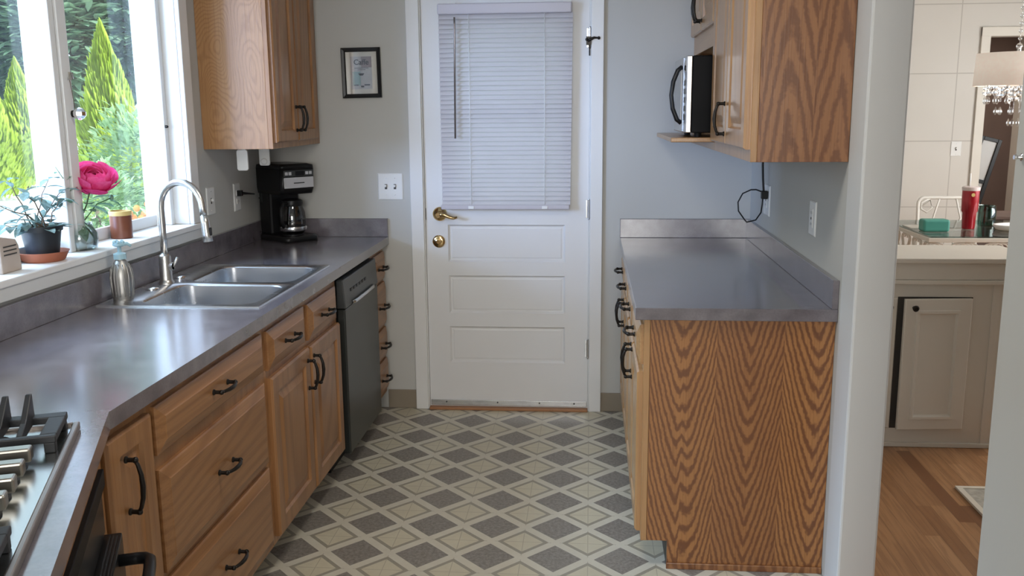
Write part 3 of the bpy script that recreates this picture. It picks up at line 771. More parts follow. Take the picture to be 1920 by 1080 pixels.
t = left_cabinet('corner_cabinet', 'narrow oak cabinet with one tall door beside the oven', -2.84, -2.594)
add_door(t, -2.818, -2.608, .125, .842, -2.745, .715, L=.125, fr=.05)
t = left_cabinet('drawer_cabinet', 'wide oak drawer cabinet with three stacked drawers near the oven', -2.594, -1.803)
for z0, z1 in ((.720, .845), (.41, .682), (.12, .392)): add_drawer(t, -2.574, -1.828, z0, z1)
t = left_cabinet('sink_cabinet', 'oak sink cabinet with two doors below two small drawer fronts', -1.803, -.925)
add_drawer(t, -1.782, -1.386, .708, .842, bev=.034); add_drawer(t, -1.342, -.958, .700, .838, bev=.034)
add_door(t, -1.780, -1.364, .125, .682, -1.395, .585); add_door(t, -1.342, -.938, .118, .678, -1.318, .585)
t = left_cabinet('drawer_cabinet', 'narrow oak cabinet of four small drawers between dishwasher and back wall', -.300, -.022)
for z0, z1 in ((.705, .845), (.468, .690), (.305, .452), (.125, .288)): add_drawer(t, -.282, -.045, z0, z1, bev=.024)

# dishwasher
DW = thing('dishwasher', 'dark graphite dishwasher fitted between the oak cabinets', 'dishwasher', (.33, -.61, 0))
m = MB(); m.box(.06, .615, -.918, -.306, .09, .868); m.build('tub', 'black_plastic', DW, bevel=.002)
m = MB(); m.box(.616, .652, -.905, -.306, .085, .725); m.build('door', 'graphite', DW, bevel=.006)
m = MB(); m.loft([[(.616, -.905, .728), (.655, -.905, .728), (.655, -.306, .728), (.616, -.306, .728)], [(.616, -.905, .85), (.646, -.905, .85), (.646, -.306, .85), (.616, -.306, .85)]], cap0=True, cap1=True)
cp = m.build('control_panel', 'graphite_panel', DW, bevel=.004)
for k in range(6):
    m = MB(); m.box(.648, .653, -.80 + k * .05, -.775 + k * .05, .785, .797); m.build('button', 'black_plastic', cp)
m = MB(); m.tube([(.655, -.80, .737), (.664, -.77, .737), (.666, -.6, .737), (.664, -.44, .737), (.655, -.41, .737)], .008, 10); m.build('handle', 'silver', DW)
m = MB(); m.box(.54, .56, -.918, -.306, 0, .085); m.build('kick_plate', 'black_plastic', DW)

# cooktop and oven on the angled run: own axes t (along) and d (towards the wall)
CK = thing('cooktop', 'gas cooktop with black iron grates and metal knobs in the angled worktop', 'cooktop', (bend.x, bend.y, ZC), None, math.atan2(tdir.y, tdir.x))
# local x = along the run, local y = -depth... rotate so that +x = tdir, +y = ndir
m = MB(); m.box(.108, .86, -.565, -.053, 0.0, .010); m.build('surface', 'cooktop_steel', CK, bevel=.002)
m = MB(); m.box(.098, .87, -.055, -.043, 0, .017); m.box(.098, .87, -.575, -.563, 0, .017); m.box(.098, .11, -.563, -.055, 0, .017); m.box(.858, .87, -.563, -.055, 0, .017); m.build('rim', 'cooktop_rim', CK, bevel=.003)


def grate(x0, x1, y0, y1, n):
    m = MB(); z0, z1 = .030, .044; b = .030
    m.box(x0, x0 + b, y0, y1, z0, z1); m.box(x1 - .016, x1, y0, y1, z0, z1); m.box(x0 + b, x1 - .016, y0, y0 + .016, z0, z1); m.box(x0 + b, x1 - .016, y1 - b, y1, z0, z1)
    for k in range(n):
        y = y1 - b - .034 - k * (y1 - y0 - b - .05) / n
        # finger with an upturned pointed tip at its far end
        q = [(x0 + .004, y, z0), (x0 + .05, y, z0), (x1 - .016, y, z0), (x1 - .016, y, z1), (x0 + .09, y, z1 + .010), (x0 + .018, y, z1 + .046), (x0 + .010, y, z1 + .046), (x0 + .004, y, z1)]
        m.loft([[(a, bb - .0055, c) for a, bb, c in q], [(a, bb + .0055, c) for a, bb, c in q]], cap0=True, cap1=True)
    for (a, c) in ((x0 + .012, y0 + .012), (x0 + .012, y1 - .012), (x1 - .012, y0 + .012), (x1 - .012, y1 - .012)): m.box(a - .01, a + .01, c - .01, c + .01, .010, z0)
    return m


grate(.092 + .02, .262, -.555, -.062, 10).build('grate', 'black_iron', CK, bevel=.002)
grate(.660, .852, -.555, -.062, 10).build('grate', 'black_iron', CK, bevel=.002)
for (x, y) in ((.19, -.2), (.19, -.43), (.755, -.2), (.755, -.43)):
    m = MB(); m.lathe([(.05, .010), (.05, .016), (.036, .018), (.036, .026), (.03, .029)], (x, y, 0), 24); m.build('burner', 'black_iron', CK)
for k in range(5):
    x = .322 + k * .071
    m = MB(); m.lathe([(.034, .010), (.034, .013), (.022, .016), (.022, .022)], (x, -.135, 0), 20); kn = m.build('knob', 'black_iron', CK)
    m = MB(); m.box(x - .014, x + .014, -.182, -.092, .022, .048); m.build('knob_grip', 'knob_metal', kn, bevel=.004)

OV = thing('oven', 'black built-in oven below the cooktop at the angled end of the worktop', 'oven', (bend.x, bend.y, 0), None, math.atan2(tdir.y, tdir.x))
m = MB(); m.box(.075, .86, -.55, -.034, .10, .860); m.build('body', 'black_plastic', OV)
m = MB(); m.box(.066, .87, -.034, -.012, .775, .812); m.build('control_strip', 'black_matte', OV, bevel=.002)
m = MB(); m.box(.068, .87, -.034, -.020, .672, .775); m.build('control_glass', 'black_satin', OV, bevel=.001)
m = MB(); m.box(.062, .87, -.034, .012, .16, .664); dr = m.build('door', 'black_satin', OV, bevel=.004)
m = MB(); m.box(.14, .80, .012, .0135, .24, .56); m.build('door_glass', 'oven_glass', dr)
m = MB(); m.tube([(.150, .010, .640), (.150, .045, .640), (.153, .062, .640), (.165, .072, .640), (.20, .074, .640), (.80, .074, .640), (.82, .062, .640), (.822, .010, .640)], .0125, 12); m.build('handle', 'black_satin', dr)
m = MB()
for k in range(3): m.box(.08, .85, -.012 + k * .007, -.009 + k * .007, .664, .6655)
m.build('vent', 'black_iron', dr)
OC = thing('oven_cabinet', 'oak cabinet framing the black oven at the angled worktop end', 'cabinet', (bend.x, bend.y, 0), 'base cabinets under the window worktop', math.atan2(tdir.y, tdir.x))
m = MB(); m.box(.05, .93, -.06, -.022, .812, ZU); m.box(.875, .93, -.06, -.022, .10, .812); m.box(.0, .06, -.06, -.026, .10, ZU); m.build('face_frame', 'oak_vertical', OC, bevel=.001)
m = MB(); m.box(.895, .93, -.6, -.062, .10, ZU); m.build('carcass', 'oak_vertical', OC)
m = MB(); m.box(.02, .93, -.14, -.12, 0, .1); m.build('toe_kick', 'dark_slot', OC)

# ------------------------------------------------------------------ left upper cabinet
UL = thing('upper_cabinet', 'oak wall cabinet with pale swirling grain beside the window above the coffee maker', 'cabinet', (.15, -.35, 1.388))
y0, y1 = -.703, -.002
m = MB(); m.box(0.001, .292, y0, y0 + .016, 1.388, 2.30); m.build('side_panel', 'oak_side_pale', UL, bevel=.001)
m = MB(); m.box(0.001, .292, y1 - .016, y1, 1.388, 2.30); m.box(.001, .292, y0 + .016, y1 - .016, 1.396, 1.412); m.box(.001, .292, y0 + .016, y1 - .016, 2.284, 2.30); m.box(.001, .01, y0 + .016, y1 - .016, 1.412, 2.284); m.build('carcass', 'oak_vertical', UL)
m = MB(); m.box(.292, .3115, y0, y1, 1.388, 2.30); m.build('face_frame', 'oak_vertical', UL, bevel=.0015)
add_door(UL, -.690, -.402, 1.414, 2.26, -.425, 1.515, x=.3115, mat='oak_vertical', L=.105, fr=.05)
add_door(UL, -.392, -.085, 1.414, 2.26, -.370, 1.515, x=.3115, mat='oak_vertical', L=.105, fr=.05)

# empty paper towel holder under the cabinet
PH = thing('paper_towel_holder', 'empty white paper towel holder hanging under the oak cabinet above the coffee maker', 'holder', (.135, -.46, 1.388))
m = MB(); m.box(.118, .152, -.61, -.31, 1.381, 1.3955); m.build('mounting_bar', 'white_plastic', PH, bevel=.001)
for y, zb in ((-.606, 1.290), (-.324, 1.296)):
    T = frame((.135, y, zb + .046), (1, 0, 0), (0, 0, 1), (0, -1, 0))
    m = MB(T); m.loft([[(px_, py_, d) for px_, py_, _ in rrect(0, 0, .05, .092, .010, 0, 4)] for d in (-.006, .006)], False, True, True); ar = m.build('arm', 'white_plastic', PH, bevel=.002)
    m = MB(T); m.lathe([(.016, -.006 if y < -.5 else .006), (.012, -.012 if y < -.5 else .012)], (0, -.026, 0), 14); m.build('roll_boss', 'white_plastic', ar)


def plate(name, label, cat, T, w, h, kind, group=None):
    """cover plate: u width, v height, w outwards"""
    p = T.translation; t = thing(name, label, cat, tuple(p), group)
    m = MB(T); m.loft([rect(0, w, h, 0.0005), rect(0, w, h, .003), rect(.004, w, h, .006)], cap0=True, cap1=True); m.build('cover_plate', 'white_plastic', t)
    if kind == 'outlet':
        for v in (-.02, .02):
            q = MB(T); q.box(-.016, .016, v - .013, v + .013, .005, .0085); rc = q.build('socket', 'white_plastic', t, bevel=.003)
            q = MB(T); q.box(-.008, -.0055, v - .004, v + .005, .0085, .0088); q.box(.0055, .008, v - .004, v + .005, .0085, .0088); q.box(-.002, .002, v - .010, v - .007, .0085, .0088); q.build('slot', 'dark_slot', rc)
    if kind.startswith('switch'):
        n = int(kind[-1])
        for k in range(n):
            u = (k - (n - 1) / 2) * .046
            q = MB(T); q.box(u - .006, u + .006, -.013, .013, .0055, .0066); q.build('toggle_slot', 'dark_slot', t)
            q = MB(T); q.box(u - .004, u + .004, -.002, .010, .006, .018); q.build('toggle', 'white_plastic', t, bevel=.0015)
            
            for vv in (.042, -.042): q = MB(T); q.lathe([(.003, .006), (.0025, .0072)], (u, vv, 0), 8); q.build('screw', 'silver', t)
    if kind == 'decora':
        q = MB(T); q.box(-.0165, .0165, -.034, .034, .005, .0085); rc = q.build('socket', 'white_plastic', t, bevel=.001)
        q = MB(T)
        for v in (-.02, .02): q.box(-.008, -.0055, v - .004, v + .005, .0085, .0088); q.box(.0055, .008, v - .004, v + .005, .0085, .0088)
        q.box(-.006, .006, -.004, .004, .0085, .0095); q.build('slot', 'dark_slot', rc)
    return t


TL = lambda y, z: frame((0, y, z), (0, 1, 0), (0, 0, 1), (1, 0, 0))
TR = lambda y, z: frame((XR, y, z), (0, -1, 0), (0, 0, 1), (-1, 0, 0))
plate('switch_plate', 'plain white wall plate between the window and the coffee maker outlet', 'switch', TL(-.672, 1.161), .085, .122, 'switch1')
plate('wall_outlet', 'white outlet with the black coffee maker plug in it', 'outlet', TL(-.362, 1.15), .078, .13, 'outlet')
plate('switch_plate', 'white double light switch on the grey wall beside the back door', 'switch', frame((.667, 0, 1.169), (1, 0, 0), (0, 0, 1), (0, -1, 0)), .128, .134, 'switch2')
plate('wall_outlet', 'white outlet with the black microwave plug below the wall cabinets', 'outlet', TR(-.44, 1.142), .128, .135, 'decora')
plate('wall_outlet', 'white outlet with dark slots on the bluish wall near the wall end', 'outlet', TR(-1.304, 1.160), .09, .122, 'decora')

# ------------------------------------------------------------------ coffee maker
CM = thing('coffee_maker', 'black drip coffee maker with a silver control panel in the worktop corner', 'coffee maker', (.165, -.125, ZC), None, math.radians(-40))
# local +x = front
m = MB(); m.box(-.125, -.02, -.085, .085, .028, .345); m.build('column', 'black_plastic', CM, bevel=.012)
m = MB(); m.loft([rrect(.0, 0, .27, .19, .03, 0), rrect(.0, 0, .27, .19, .03, .022), rrect(-.002, 0, .25, .175, .03, .03)], True, True, True); m.build('base', 'black_satin', CM)
m = MB(); m.loft([rrect(-.012, 0, .235, .182, .02, .235), rrect(-.008, 0, .245, .19, .02, .262), rrect(-.006, 0, .25, .19, .02, .36)], True, True, True); hd = m.build('brew_head', 'black_plastic', CM)
m = MB(); m.loft([rrect(-.006, 0, .25, .19, .02, .3605), rrect(-.006, 0, .246, .186, .02, .376), rrect(-.012, 0, .2, .15, .02, .383)], True, True, True); m.build('lid', 'black_satin', CM)
m = MB(); m.box(.117, .1215, -.083, .083, .266, .318); m.build('front_panel', 'silver_plastic', CM, bevel=.002)
m = MB(); m.box(.117, .1215, -.083, .083, .322, .352); cp = m.build('control_panel', 'graphite_panel', CM, bevel=.002)
m = MB(); m.box(.1215, .1225, -.02, .03, .326, .348); m.build('display', 'black_satin', cp)
for yy in (-.07, -.05, .045, .065):
    m = MB(); m.box(.1215, .1235, yy - .008, yy + .008, .330, .345); m.build('button', 'silver_plastic', cp, bevel=.001)
m = MB(); m.box(.1215, .1222, -.03, .03, .288, .293); m.build('badge', 'graphite', CM)
m = MB(); m.lathe([(.055, .03), (.055, .034), (.05, .0355)], (.045, 0, 0), 24); m.build('warming_plate', 'black_satin', CM)
m = MB(); m.box(-.105, -.085, -.0865, -.085, .19, .31); m.build('water_gauge', 'graphite', CM)
m = MB(); m.tube([(-.125, -.03, .2), (-.16, -.05, .2), (-.2, -.11, .225), (-.22, -.18, .248)], .0035, 6); m.build('power_cord', 'black_plastic', CM)
CF = thing('coffee_carafe', 'glass coffee carafe with black lid and handle inside the coffee maker', 'carafe', (.165 + .045 * math.cos(math.radians(-40)), -.125 + .045 * math.sin(math.radians(-40)), ZC + .0365), None, math.radians(-40))
m = MB(); m.lathe([(.05, 0), (.062, .02), (.066, .055), (.062, .105), (.05, .14)], (0, 0, 0), 28, cap1=False); m.build('glass', 'smoked_glass', CF)
m = MB(); m.lathe([(.052, .138), (.054, .15), (.05, .165), (.03, .172)], (0, 0, 0), 28); m.build('lid', 'black_plastic', CF)
m = MB(); m.lathe([(.064, .014), (.067, .02), (.067, .032), (.0655, .036)], (0, 0, 0), 28, cap0=False, cap1=False); m.build('band', 'silver', CF)
m = MB(); q = math.radians(-62); c_, s_ = math.cos(q), math.sin(q)
m.tube([(c_ * .05, s_ * .05, .152), (c_ * .085, s_ * .085, .155), (c_ * .105, s_ * .105, .13), (c_ * .105, s_ * .105, .07), (c_ * .088, s_ * .088, .04), (c_ * .068, s_ * .068, .045)], .0085, 8); m.build('handle', 'black_plastic', CF)

# coffee maker plug is part of it
m = MB(frame((0, 0, 0), (1, 0, 0), (0, 1, 0), (0, 0, 1)))
Ri = Matrix.Rotation(math.radians(40), 4, 'Z') @ Matrix.Translation(-Vector((.165, -.125, ZC)))
m.T = Ri; m.box(.008, .03, -.375, -.352, 1.155, 1.182); m.tube([(.03, -.362, 1.168), (.05, -.345, 1.165), (.07, -.31, 1.16)], [.007, .005, .0035], 8); m.build('plug', 'black_plastic', CM, bevel=.002)

# ------------------------------------------------------------------ picture
PF = thing('picture_frame', 'small black framed cafe print on the grey wall beside the back door', 'picture', (.541, 0, 1.732))
T = frame((.541, 0, 1.7325), (1, 0, 0), (0, 0, 1), (0, -1, 0)); Tt = T @ Matrix.Rotation(math.radians(.6), 4, 'Z')
w_, h_ = .196, .243
m = MB(Tt); m.loft([rect(0, w_, h_, 0.001), rect(0, w_, h_, .018), rect(.004, w_, h_, .022), rect(.016, w_, h_, .020), rect(.020, w_, h_, .010), rect(.020, w_, h_, .002)]); m.build('frame', 'black_satin', PF)
m = MB(Tt); m.box(-w_ / 2 + .019, w_ / 2 - .019, -h_ / 2 + .019, h_ / 2 - .019, .003, .006); m.build('mat', 'picture_mat', PF)
m = MB(Tt); m.box(-.054, .052, -.079, .079, .006, .0065); pr_ = m.build('print', 'print_grey', PF)
m = MB(Tt); m.box(-.047, -.006, -.062, .006, .0066, .0069); m.build('awning', 'print_teal', pr_)
m = MB(Tt); m.box(.0, .052, .026, .079, .0066, .0068); m.build('print_patch', 'print_mauve', pr_)
m = MB(Tt); m.prism([(-.018, -.002), (-.010, -.013), (.006, -.013), (.014, -.002)], .0067, .0071); m.build('cup', 'print_ink', pr_)
m = MB(Tt)
for (a, b, c, d) in ((-.040, -.018, -.062, -.056), (-.005, .010, -.070, -.062), (.012, .04, -.062, -.055), (-.035, .035, .022, .0245), (-.02, .02, .014, .016)): m.box(a, b, c, d, .0070, .0072)
m.build('print_marks', 'print_ink', pr_)
cu = bpy.data.curves.new('lettering', 'FONT'); cu.body = 'Caffe'; cu.size = .036; cu.extrude = .0003; cu.offset = .0006; cu.align_x = 'CENTER'
to = bpy.data.objects.new('tmp_text', cu); COL.objects.link(to)
bpy.context.view_layer.update()
me = bpy.data.meshes.new_from_object(to.evaluated_get(bpy.context.evaluated_depsgraph_get())); bpy.data.objects.remove(to)
me.transform(Matrix.Translation((0, .040, .0073))); me.transform(Tt); me.transform(Matrix.Translation(-Vector((.541, 0, 1.732))))
lo = bpy.data.objects.new('lettering', me); COL.objects.link(lo); lo.parent = pr_; me.materials.append(MATS['print_ink'])
m = MB(Tt); m.box(-w_ / 2 + .0195, w_ / 2 - .0195, -h_ / 2 + .0195, h_ / 2 - .0195, .0085, .0095); m.build('glass', 'picture_glass', PF)

# ------------------------------------------------------------------ right base run
B = 1.826; YR = -1.697; FXR = 1.856
RC = thing('countertop', 'shorter mauve grey laminate worktop with nothing standing on it', 'countertop', (2.14, -.85, ZU))
m = MB(); m.box(B, XR - .0005, YR, -.0005, ZU, ZC); m.build('worktop', 'laminate', RC, bevel=.002)
m = MB(); m.box(B, XR - .0005, -.02, -.0005, ZC, 1.008); m.build('backsplash', 'laminate', RC, bevel=.002)
m = MB(); m.box(XR - .02, XR - .0005, YR + .002, -.02, ZC, 1.008); m.build('backsplash', 'laminate', RC, bevel=.002)
for (y0, y1, lab) in ((-1.675, -.845, 'oak base cabinet with bold grained side panel facing the room, under the bare worktop'), (-.845, -.015, 'oak base cabinet under the bare worktop between its grained neighbour and back wall')):
    t = thing('base_cabinet', lab, 'cabinet', (2.15, (y0 + y1) / 2, 0), 'base cabinets under the bare worktop'); e = .0008
    m = MB()
    if y0 > -1: m.box(FXR + .02, XR - .02, y0 + e, y0 + .016, .1, ZU)
    m.box(FXR + .02, XR - .02, y1 - .016, y1 - e, .1, ZU); m.box(FXR + .02, XR - .02, y0 + .017, y1 - .017, .1, .116); m.box(XR - .032, XR - .02, y0 + .016, y1 - .016, .116, .7); m.build('carcass', 'oak_vertical', t)
    m = MB(); m.box(FXR, FXR + .02, y0 + e, y1 - e, .098, ZU); m.build('face_frame', 'oak_honey', t, bevel=.0015)
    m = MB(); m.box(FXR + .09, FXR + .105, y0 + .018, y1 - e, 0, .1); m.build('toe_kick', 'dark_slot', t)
    ym = (y0 + y1) / 2
    for (a, b, hy) in ((y0 + .02, ym - .012, ym - .04), (ym + .012, y1 - .02, ym + .04)):
        add_drawer(t, a, b, .715, .850, -1, FXR, 'oak_honey_level')
        add_door(t, a, b, .125, .690, hy, .62, -1, FXR, 'oak_honey')
    if y0 < -1:
        m = MB(); m.box(FXR + .02, XR - .001, y0, y0 + .016, .0, ZU); pl = [(FXR + .0205, .1), (1.946, .1), (1.946, .0), (XR - .001, .0), (XR - .001, ZU - .0005), (FXR + .0205, ZU - .0005)]
        m = MB(frame((0, y0 + .016, 0), (1, 0, 0), (0, 0, 1), (0, -1, 0))); m.prism(pl, 0, .016); ep = m.build('end_panel', 'oak_end_panel', t)
        m = MB(); m.box(1.944, XR - .002, y0 - .008, y0, 0, .022); m.build('shoe_moulding', 'oak_panel', t, bevel=.002)

# ------------------------------------------------------------------ right upper cabinets
UF = 2.168; ZB = 1.38
U1 = thing('upper_cabinet', 'oak wall cabinet with dark cathedral grain on its side by the opening', 'cabinet', (2.31, -1.28, ZB))
y0, y1 = -1.711, -.862
m = MB(); m.box(UF + .02, XR - .001, y0, y0 + .016, ZB, 2.30); m.build('side_panel', 'oak_panel', U1, bevel=.001)
m = MB(); m.box(UF + .02, XR - .001, y1 - .016, y1 - .0005, ZB, 2.30); m.box(UF + .02, XR - .001, y0 + .016, y1 - .016, 1.386, 1.402); m.box(UF + .02, XR - .001, y0 + .016, y1 - .016, 2.284, 2.30); m.box(XR - .012, XR - .001, y0 + .016, y1 - .016, 1.402, 2.284); m.build('carcass', 'oak_honey', U1)
m = MB(); m.box(UF, UF + .02, y0, y1 - .0005, ZB, 2.30); m.build('face_frame', 'oak_honey', U1, bevel=.0015)
add_door(U1, -1.694, -1.292, 1.418, 2.27, None, 0, -1, UF, 'oak_honey', fr=.06)
add_door(U1, -1.284, -.875, 1.418, 2.27, -1.262, 1.508, -1, UF, 'oak_honey', fr=.06)
U2 = thing('upper_cabinet', 'oak wall cabinet with a microwave niche below its short doors', 'cabinet', (2.31, -.43, ZB))
y0, y1 = -.8615, -.004
m = MB(); m.box(UF + .02, XR - .001, y1 - .016, y1, ZB, 2.30); m.box(UF + .02, XR - .001, y0, y0 + .016, 1.78, 2.30); m.box(UF + .02, XR - .001, y0 + .016, y1 - .016, 1.80, 1.816); m.box(UF + .02, XR - .001, y0, y1 - .016, 1.388, 1.411); m.box(XR - .012, XR - .001, y0 + .016, y1 - .016, 1.816, 2.3); m.build('carcass', 'oak_honey', U2)
m = MB(); m.box(UF, UF + .02, y0, y1, 1.792, 2.30); m.box(UF, UF + .02, y0, y1, ZB, 1.411); m.box(UF, UF + .02, y1 - .05, y1, 1.411, 1.792); m.build('face_frame', 'oak_honey_level', U2, bevel=.0015)
add_door(U2, -.845, -.450, 1.875, 2.27, -.478, 1.975, -1, UF, 'oak_honey', fr=.05, L=.12)
add_door(U2, -.440, -.030, 1.875, 2.27, -.412, 1.975, -1, UF, 'oak_honey', fr=.05, L=.12)
SH = MB(); SH.box(1.998, XR - .012, -.8325, -.022, 1.4115, 1.430); SH = SH.build('wall_shelf', 'oak_honey_level', bevel=.003); tag(SH, 'pale oak shelf board jutting out of the cabinet niche under the microwave', 'shelf')

MW = thing('microwave', 'silver fronted black microwave standing on the jutting oak shelf', 'microwave', (2.24, -.56, 1.43))
m = MB(); m.box(2.080, 2.42, -.812, -.330, 1.448, 1.752); m.build('body', 'black_matte', MW, bevel=.004)
m = MB(); m.box(2.052, 2.0795, -.70, -.330, 1.448, 1.752); dr = m.build('door', 'silver', MW, bevel=.004)
m = MB(); m.box(2.0505, 2.052, -.645, -.365, 1.50, 1.70); m.build('door_glass', 'oven_glass', dr)
m = MB(); m.tube([(2.052, -.672, 1.715), (2.034, -.672, 1.70), (2.016, -.672, 1.655), (2.009, -.672, 1.60), (2.016, -.672, 1.545), (2.034, -.672, 1.50), (2.052, -.672, 1.485)], [.009, .010, .0095, .009, .0095, .010, .009], 10); m.build('handle', 'black_satin', dr)
m = MB(); m.box(2.056, 2.0795, -.812, -.703, 1.448, 1.752); cp = m.build('control_panel', 'silver', MW, bevel=.004)
m = MB(); m.box(2.0548, 2.056, -.795, -.72, 1.69, 1.735)
m.build('display', 'oven_glass', cp)
m = MB()
for a in range(3):
    for b in range(5): m.box(2.055, 2.056, -.793 + a * .026, -.773 + a * .026, 1.50 + b * .034, 1.522 + b * .034)
m.build('keypad', 'graphite_panel', cp)
for (x, y) in ((2.11, -.78), (2.11, -.36), (2.38, -.78), (2.38, -.36)):
    m = MB(); m.lathe([(.013, 0), (.016, .018)], (x, y, 1.430), 12); m.build('foot', 'black_plastic', MW)
# cord: down the wall behind the cabinet to the outlet, spare length coiled in a loop
m = MB(); xw = XR - .03
m.tube([(xw + .005, -.46, 1.36 + .25), (xw, -.46, 1.37), (xw - .002, -.462, 1.30), (xw, -.470, 1.24), (xw + .004, -.474, 1.19), (xw + .006, -.474, 1.165)], .0048, 8)
m.tube([(xw - .004, -.470, 1.182), (xw - .022, -.44, 1.188), (xw - .04, -.41, 1.185), (xw - .07, -.375, 1.165), (xw - .088, -.365, 1.125), (xw - .085, -.37, 1.085), (xw - .065, -.39, 1.055), (xw - .055, -.42, 1.040), (xw - .022, -.46, 1.055), (xw - .004, -.478, 1.09), (xw, -.480, 1.13), (xw + .002, -.478, 1.17)], .0032, 8)
m.build('power_cord', 'black_plastic', MW)
m = MB(); m.box(XR - .036, XR - .009, -.490, -.462, 1.150, 1.186); m.build('plug', 'black_plastic', MW, bevel=.003)

# ------------------------------------------------------------------ window sill things
ZS = 1.085
SA = MB(); SA.lathe([(.058, 0), (.064, .004), (.075, .027), (.078, .031), (.073, .031), (.066, .010), (.05, .008)], (-.062, -1.853, ZS), 36); SA = SA.build('plant_saucer', 'terracotta'); tag(SA, 'terracotta saucer under the black plant pot on the sill', 'saucer')
PT = thing('potted_plant', 'small black plastic pot with a straggly grey green plant on a terracotta saucer', 'plant', (-.062, -1.853, ZS + .0085))
zp = ZS + .0085
m = MB(); m.lathe([(.044, 0), (.046, .002), (.059, .088), (.064, .088), (.065, .104), (.061, .104), (.056, .080)], (-.062, -1.853, zp), 32); m.build('pot', 'pot_black', PT)
m = MB(); m.lathe([(.0575, .084), (.03, .088), (.001, .089)], (-.062, -1.853, zp), 24, cap0=False); m.build('soil', 'soil', PT)
rs = random.Random(5); st = MB(); lf = MB()
for (ddx, ddy, dz, L) in ((-.02, -.20, .10, 1), (-.01, -.17, .03, 1), (.02, -.13, .13, 1), (-.02, .13, .07, 1), (.0, .17, .12, 1), (.03, .05, .10, 1), (-.03, -.05, .16, 1), (.02, -.09, .05, 1), (.01, .08, .02, 1), (-.01, .12, .15, 1)):
    b0 = Vector((-.062 + rs.uniform(-.02, .02), -1.853 + rs.uniform(-.025, .025), zp + .088)); P = []
    for k in range(6):
        u = k / 5; P.append(b0 + Vector((ddx * u, ddy * u, dz * (1.5 * u - .5 * u * u))) + Vector((rs.uniform(-.006, .006), rs.uniform(-.006, .006), rs.uniform(-.004, .006))))
    st.tube(P, [.0026, .0024, .002, .0017, .0014, .001], 6)
    for k in (1, 2, 3, 3, 4, 4, 5, 5):
        d = Vector((rs.uniform(-.5, .9), ddy * 4 + rs.uniform(-.8, .8), rs.uniform(-.3, .5)))
        lf.leaf(P[k], d, rs.uniform(.032, .060), rs.uniform(.018, .034), rs.uniform(.1, .5))
for k in range(18):
    a = rs.uniform(0, 6.28); lf.leaf((-.062 + .03 * math.cos(a), -1.853 + .03 * math.sin(a), zp + .09), (math.cos(a), math.sin(a), rs.uniform(.2, .9)), rs.uniform(.04, .07), rs.uniform(.025, .04), .4)
st.build('stems', 'stem_brown', PT); lf.build('leaves', 'grey_leaf', PT)
# glass vase with a rose
VX, VY = -.070, -1.615
VS = thing('glass_vase', 'squat clear glass vase of water holding the pink rose', 'vase', (VX, VY, ZS))
m = MB(); m.lathe([(.040, 0), (.052, .006), (.057, .035), (.054, .060), (.043, .078), (.041, .088), (.044, .094), (.041, .094), (.038, .086), (.040, .076), (.051, .058), (.053, .034), (.048, .008), (.002, .006)], (VX, VY, ZS), 32, cap1=False); m.build('glass', 'clear_glass', VS)
m = MB(); m.lathe([(.002, .0075), (.0475, .0085), (.0525, .034), (.0505, .055), (.002, .055)], (VX, VY, ZS), 28); m.build('water', 'clear_glass', VS)
RO = thing('rose', 'single pink rose with a bud and leafy stems standing in the vase', 'flower', (VX, VY, ZS + .02))
top = Vector((VX + .03, VY + .045, ZS + .235))
m = MB(); m.tube([(VX - .01, VY - .02, ZS + .02), (VX, VY, ZS + .09), (VX + .012, VY + .035, ZS + .15), top - Vector((0, 0, .02))], [.0028, .0028, .0026, .0026], 8)
m.tube([(VX + .01, VY - .01, ZS + .02), (VX + .005, VY + .01, ZS + .09), (VX + .03, VY + .07, ZS + .15), (VX + .05, VY + .13, ZS + .165)], .0022, 6)
m.tube([(VX, VY + .01, ZS + .02), (VX - .005, VY - .01, ZS + .09), (VX, VY - .05, ZS + .16), (VX + .005, VY - .07, ZS + .24), (VX, VY - .11, ZS + .29)], [.002, .002, .0018, .0014, .001], 6)
m.build('stems', 'stem_green', RO)
lf = MB(); rs = random.Random(11)
for (dx_, dy_, dz_, L, w_, d) in ((.012, .035, .15, .07, .034, (.4, .7, -.2)), (.0, .0, .10, .06, .03, (.5, .5, -.4)), (.02, .05, .15, .065, .03, (.3, -.8, .3)), (.03, .07, .15, .06, .03, (.3, .9, .0)), (0, -.05, .16, .045, .024, (.4, -.6, .5)), (.0, -.06, .2, .04, .02, (.3, .7, .5)),
                                 (.0, .01, .09, .07, .036, (.5, .35, -.65)), (0, -.01, .09, .055, .03, (.6, -.3, -.6)), (.05, .13, .165, .04, .02, (.1, .9, .3)), (.045, .12, .163, .045, .022, (.5, .6, -.3)), (.02, .06, .17, .055, .026, (.5, .5, .2)), (.01, .02, .13, .06, .03, (.6, -.4, .2)), (.0, -.09, .27, .035, .012, (.2, -.9, .2)), (0, -.07, .235, .035, .014, (.2, .6, .6))):
    lf.leaf((VX + dx_, VY + dy_, ZS + dz_), d, L * 1.25, w_ * 1.3, .25)
lf.build('leaves', 'rose_leaf', RO)
rc = top + Vector((.006, .012, .006)); pt = MB(Matrix.Translation(rc) @ Matrix.Rotation(math.radians(32), 4, Vector((.75, .66, 0))) @ Matrix.Translation(-rc))
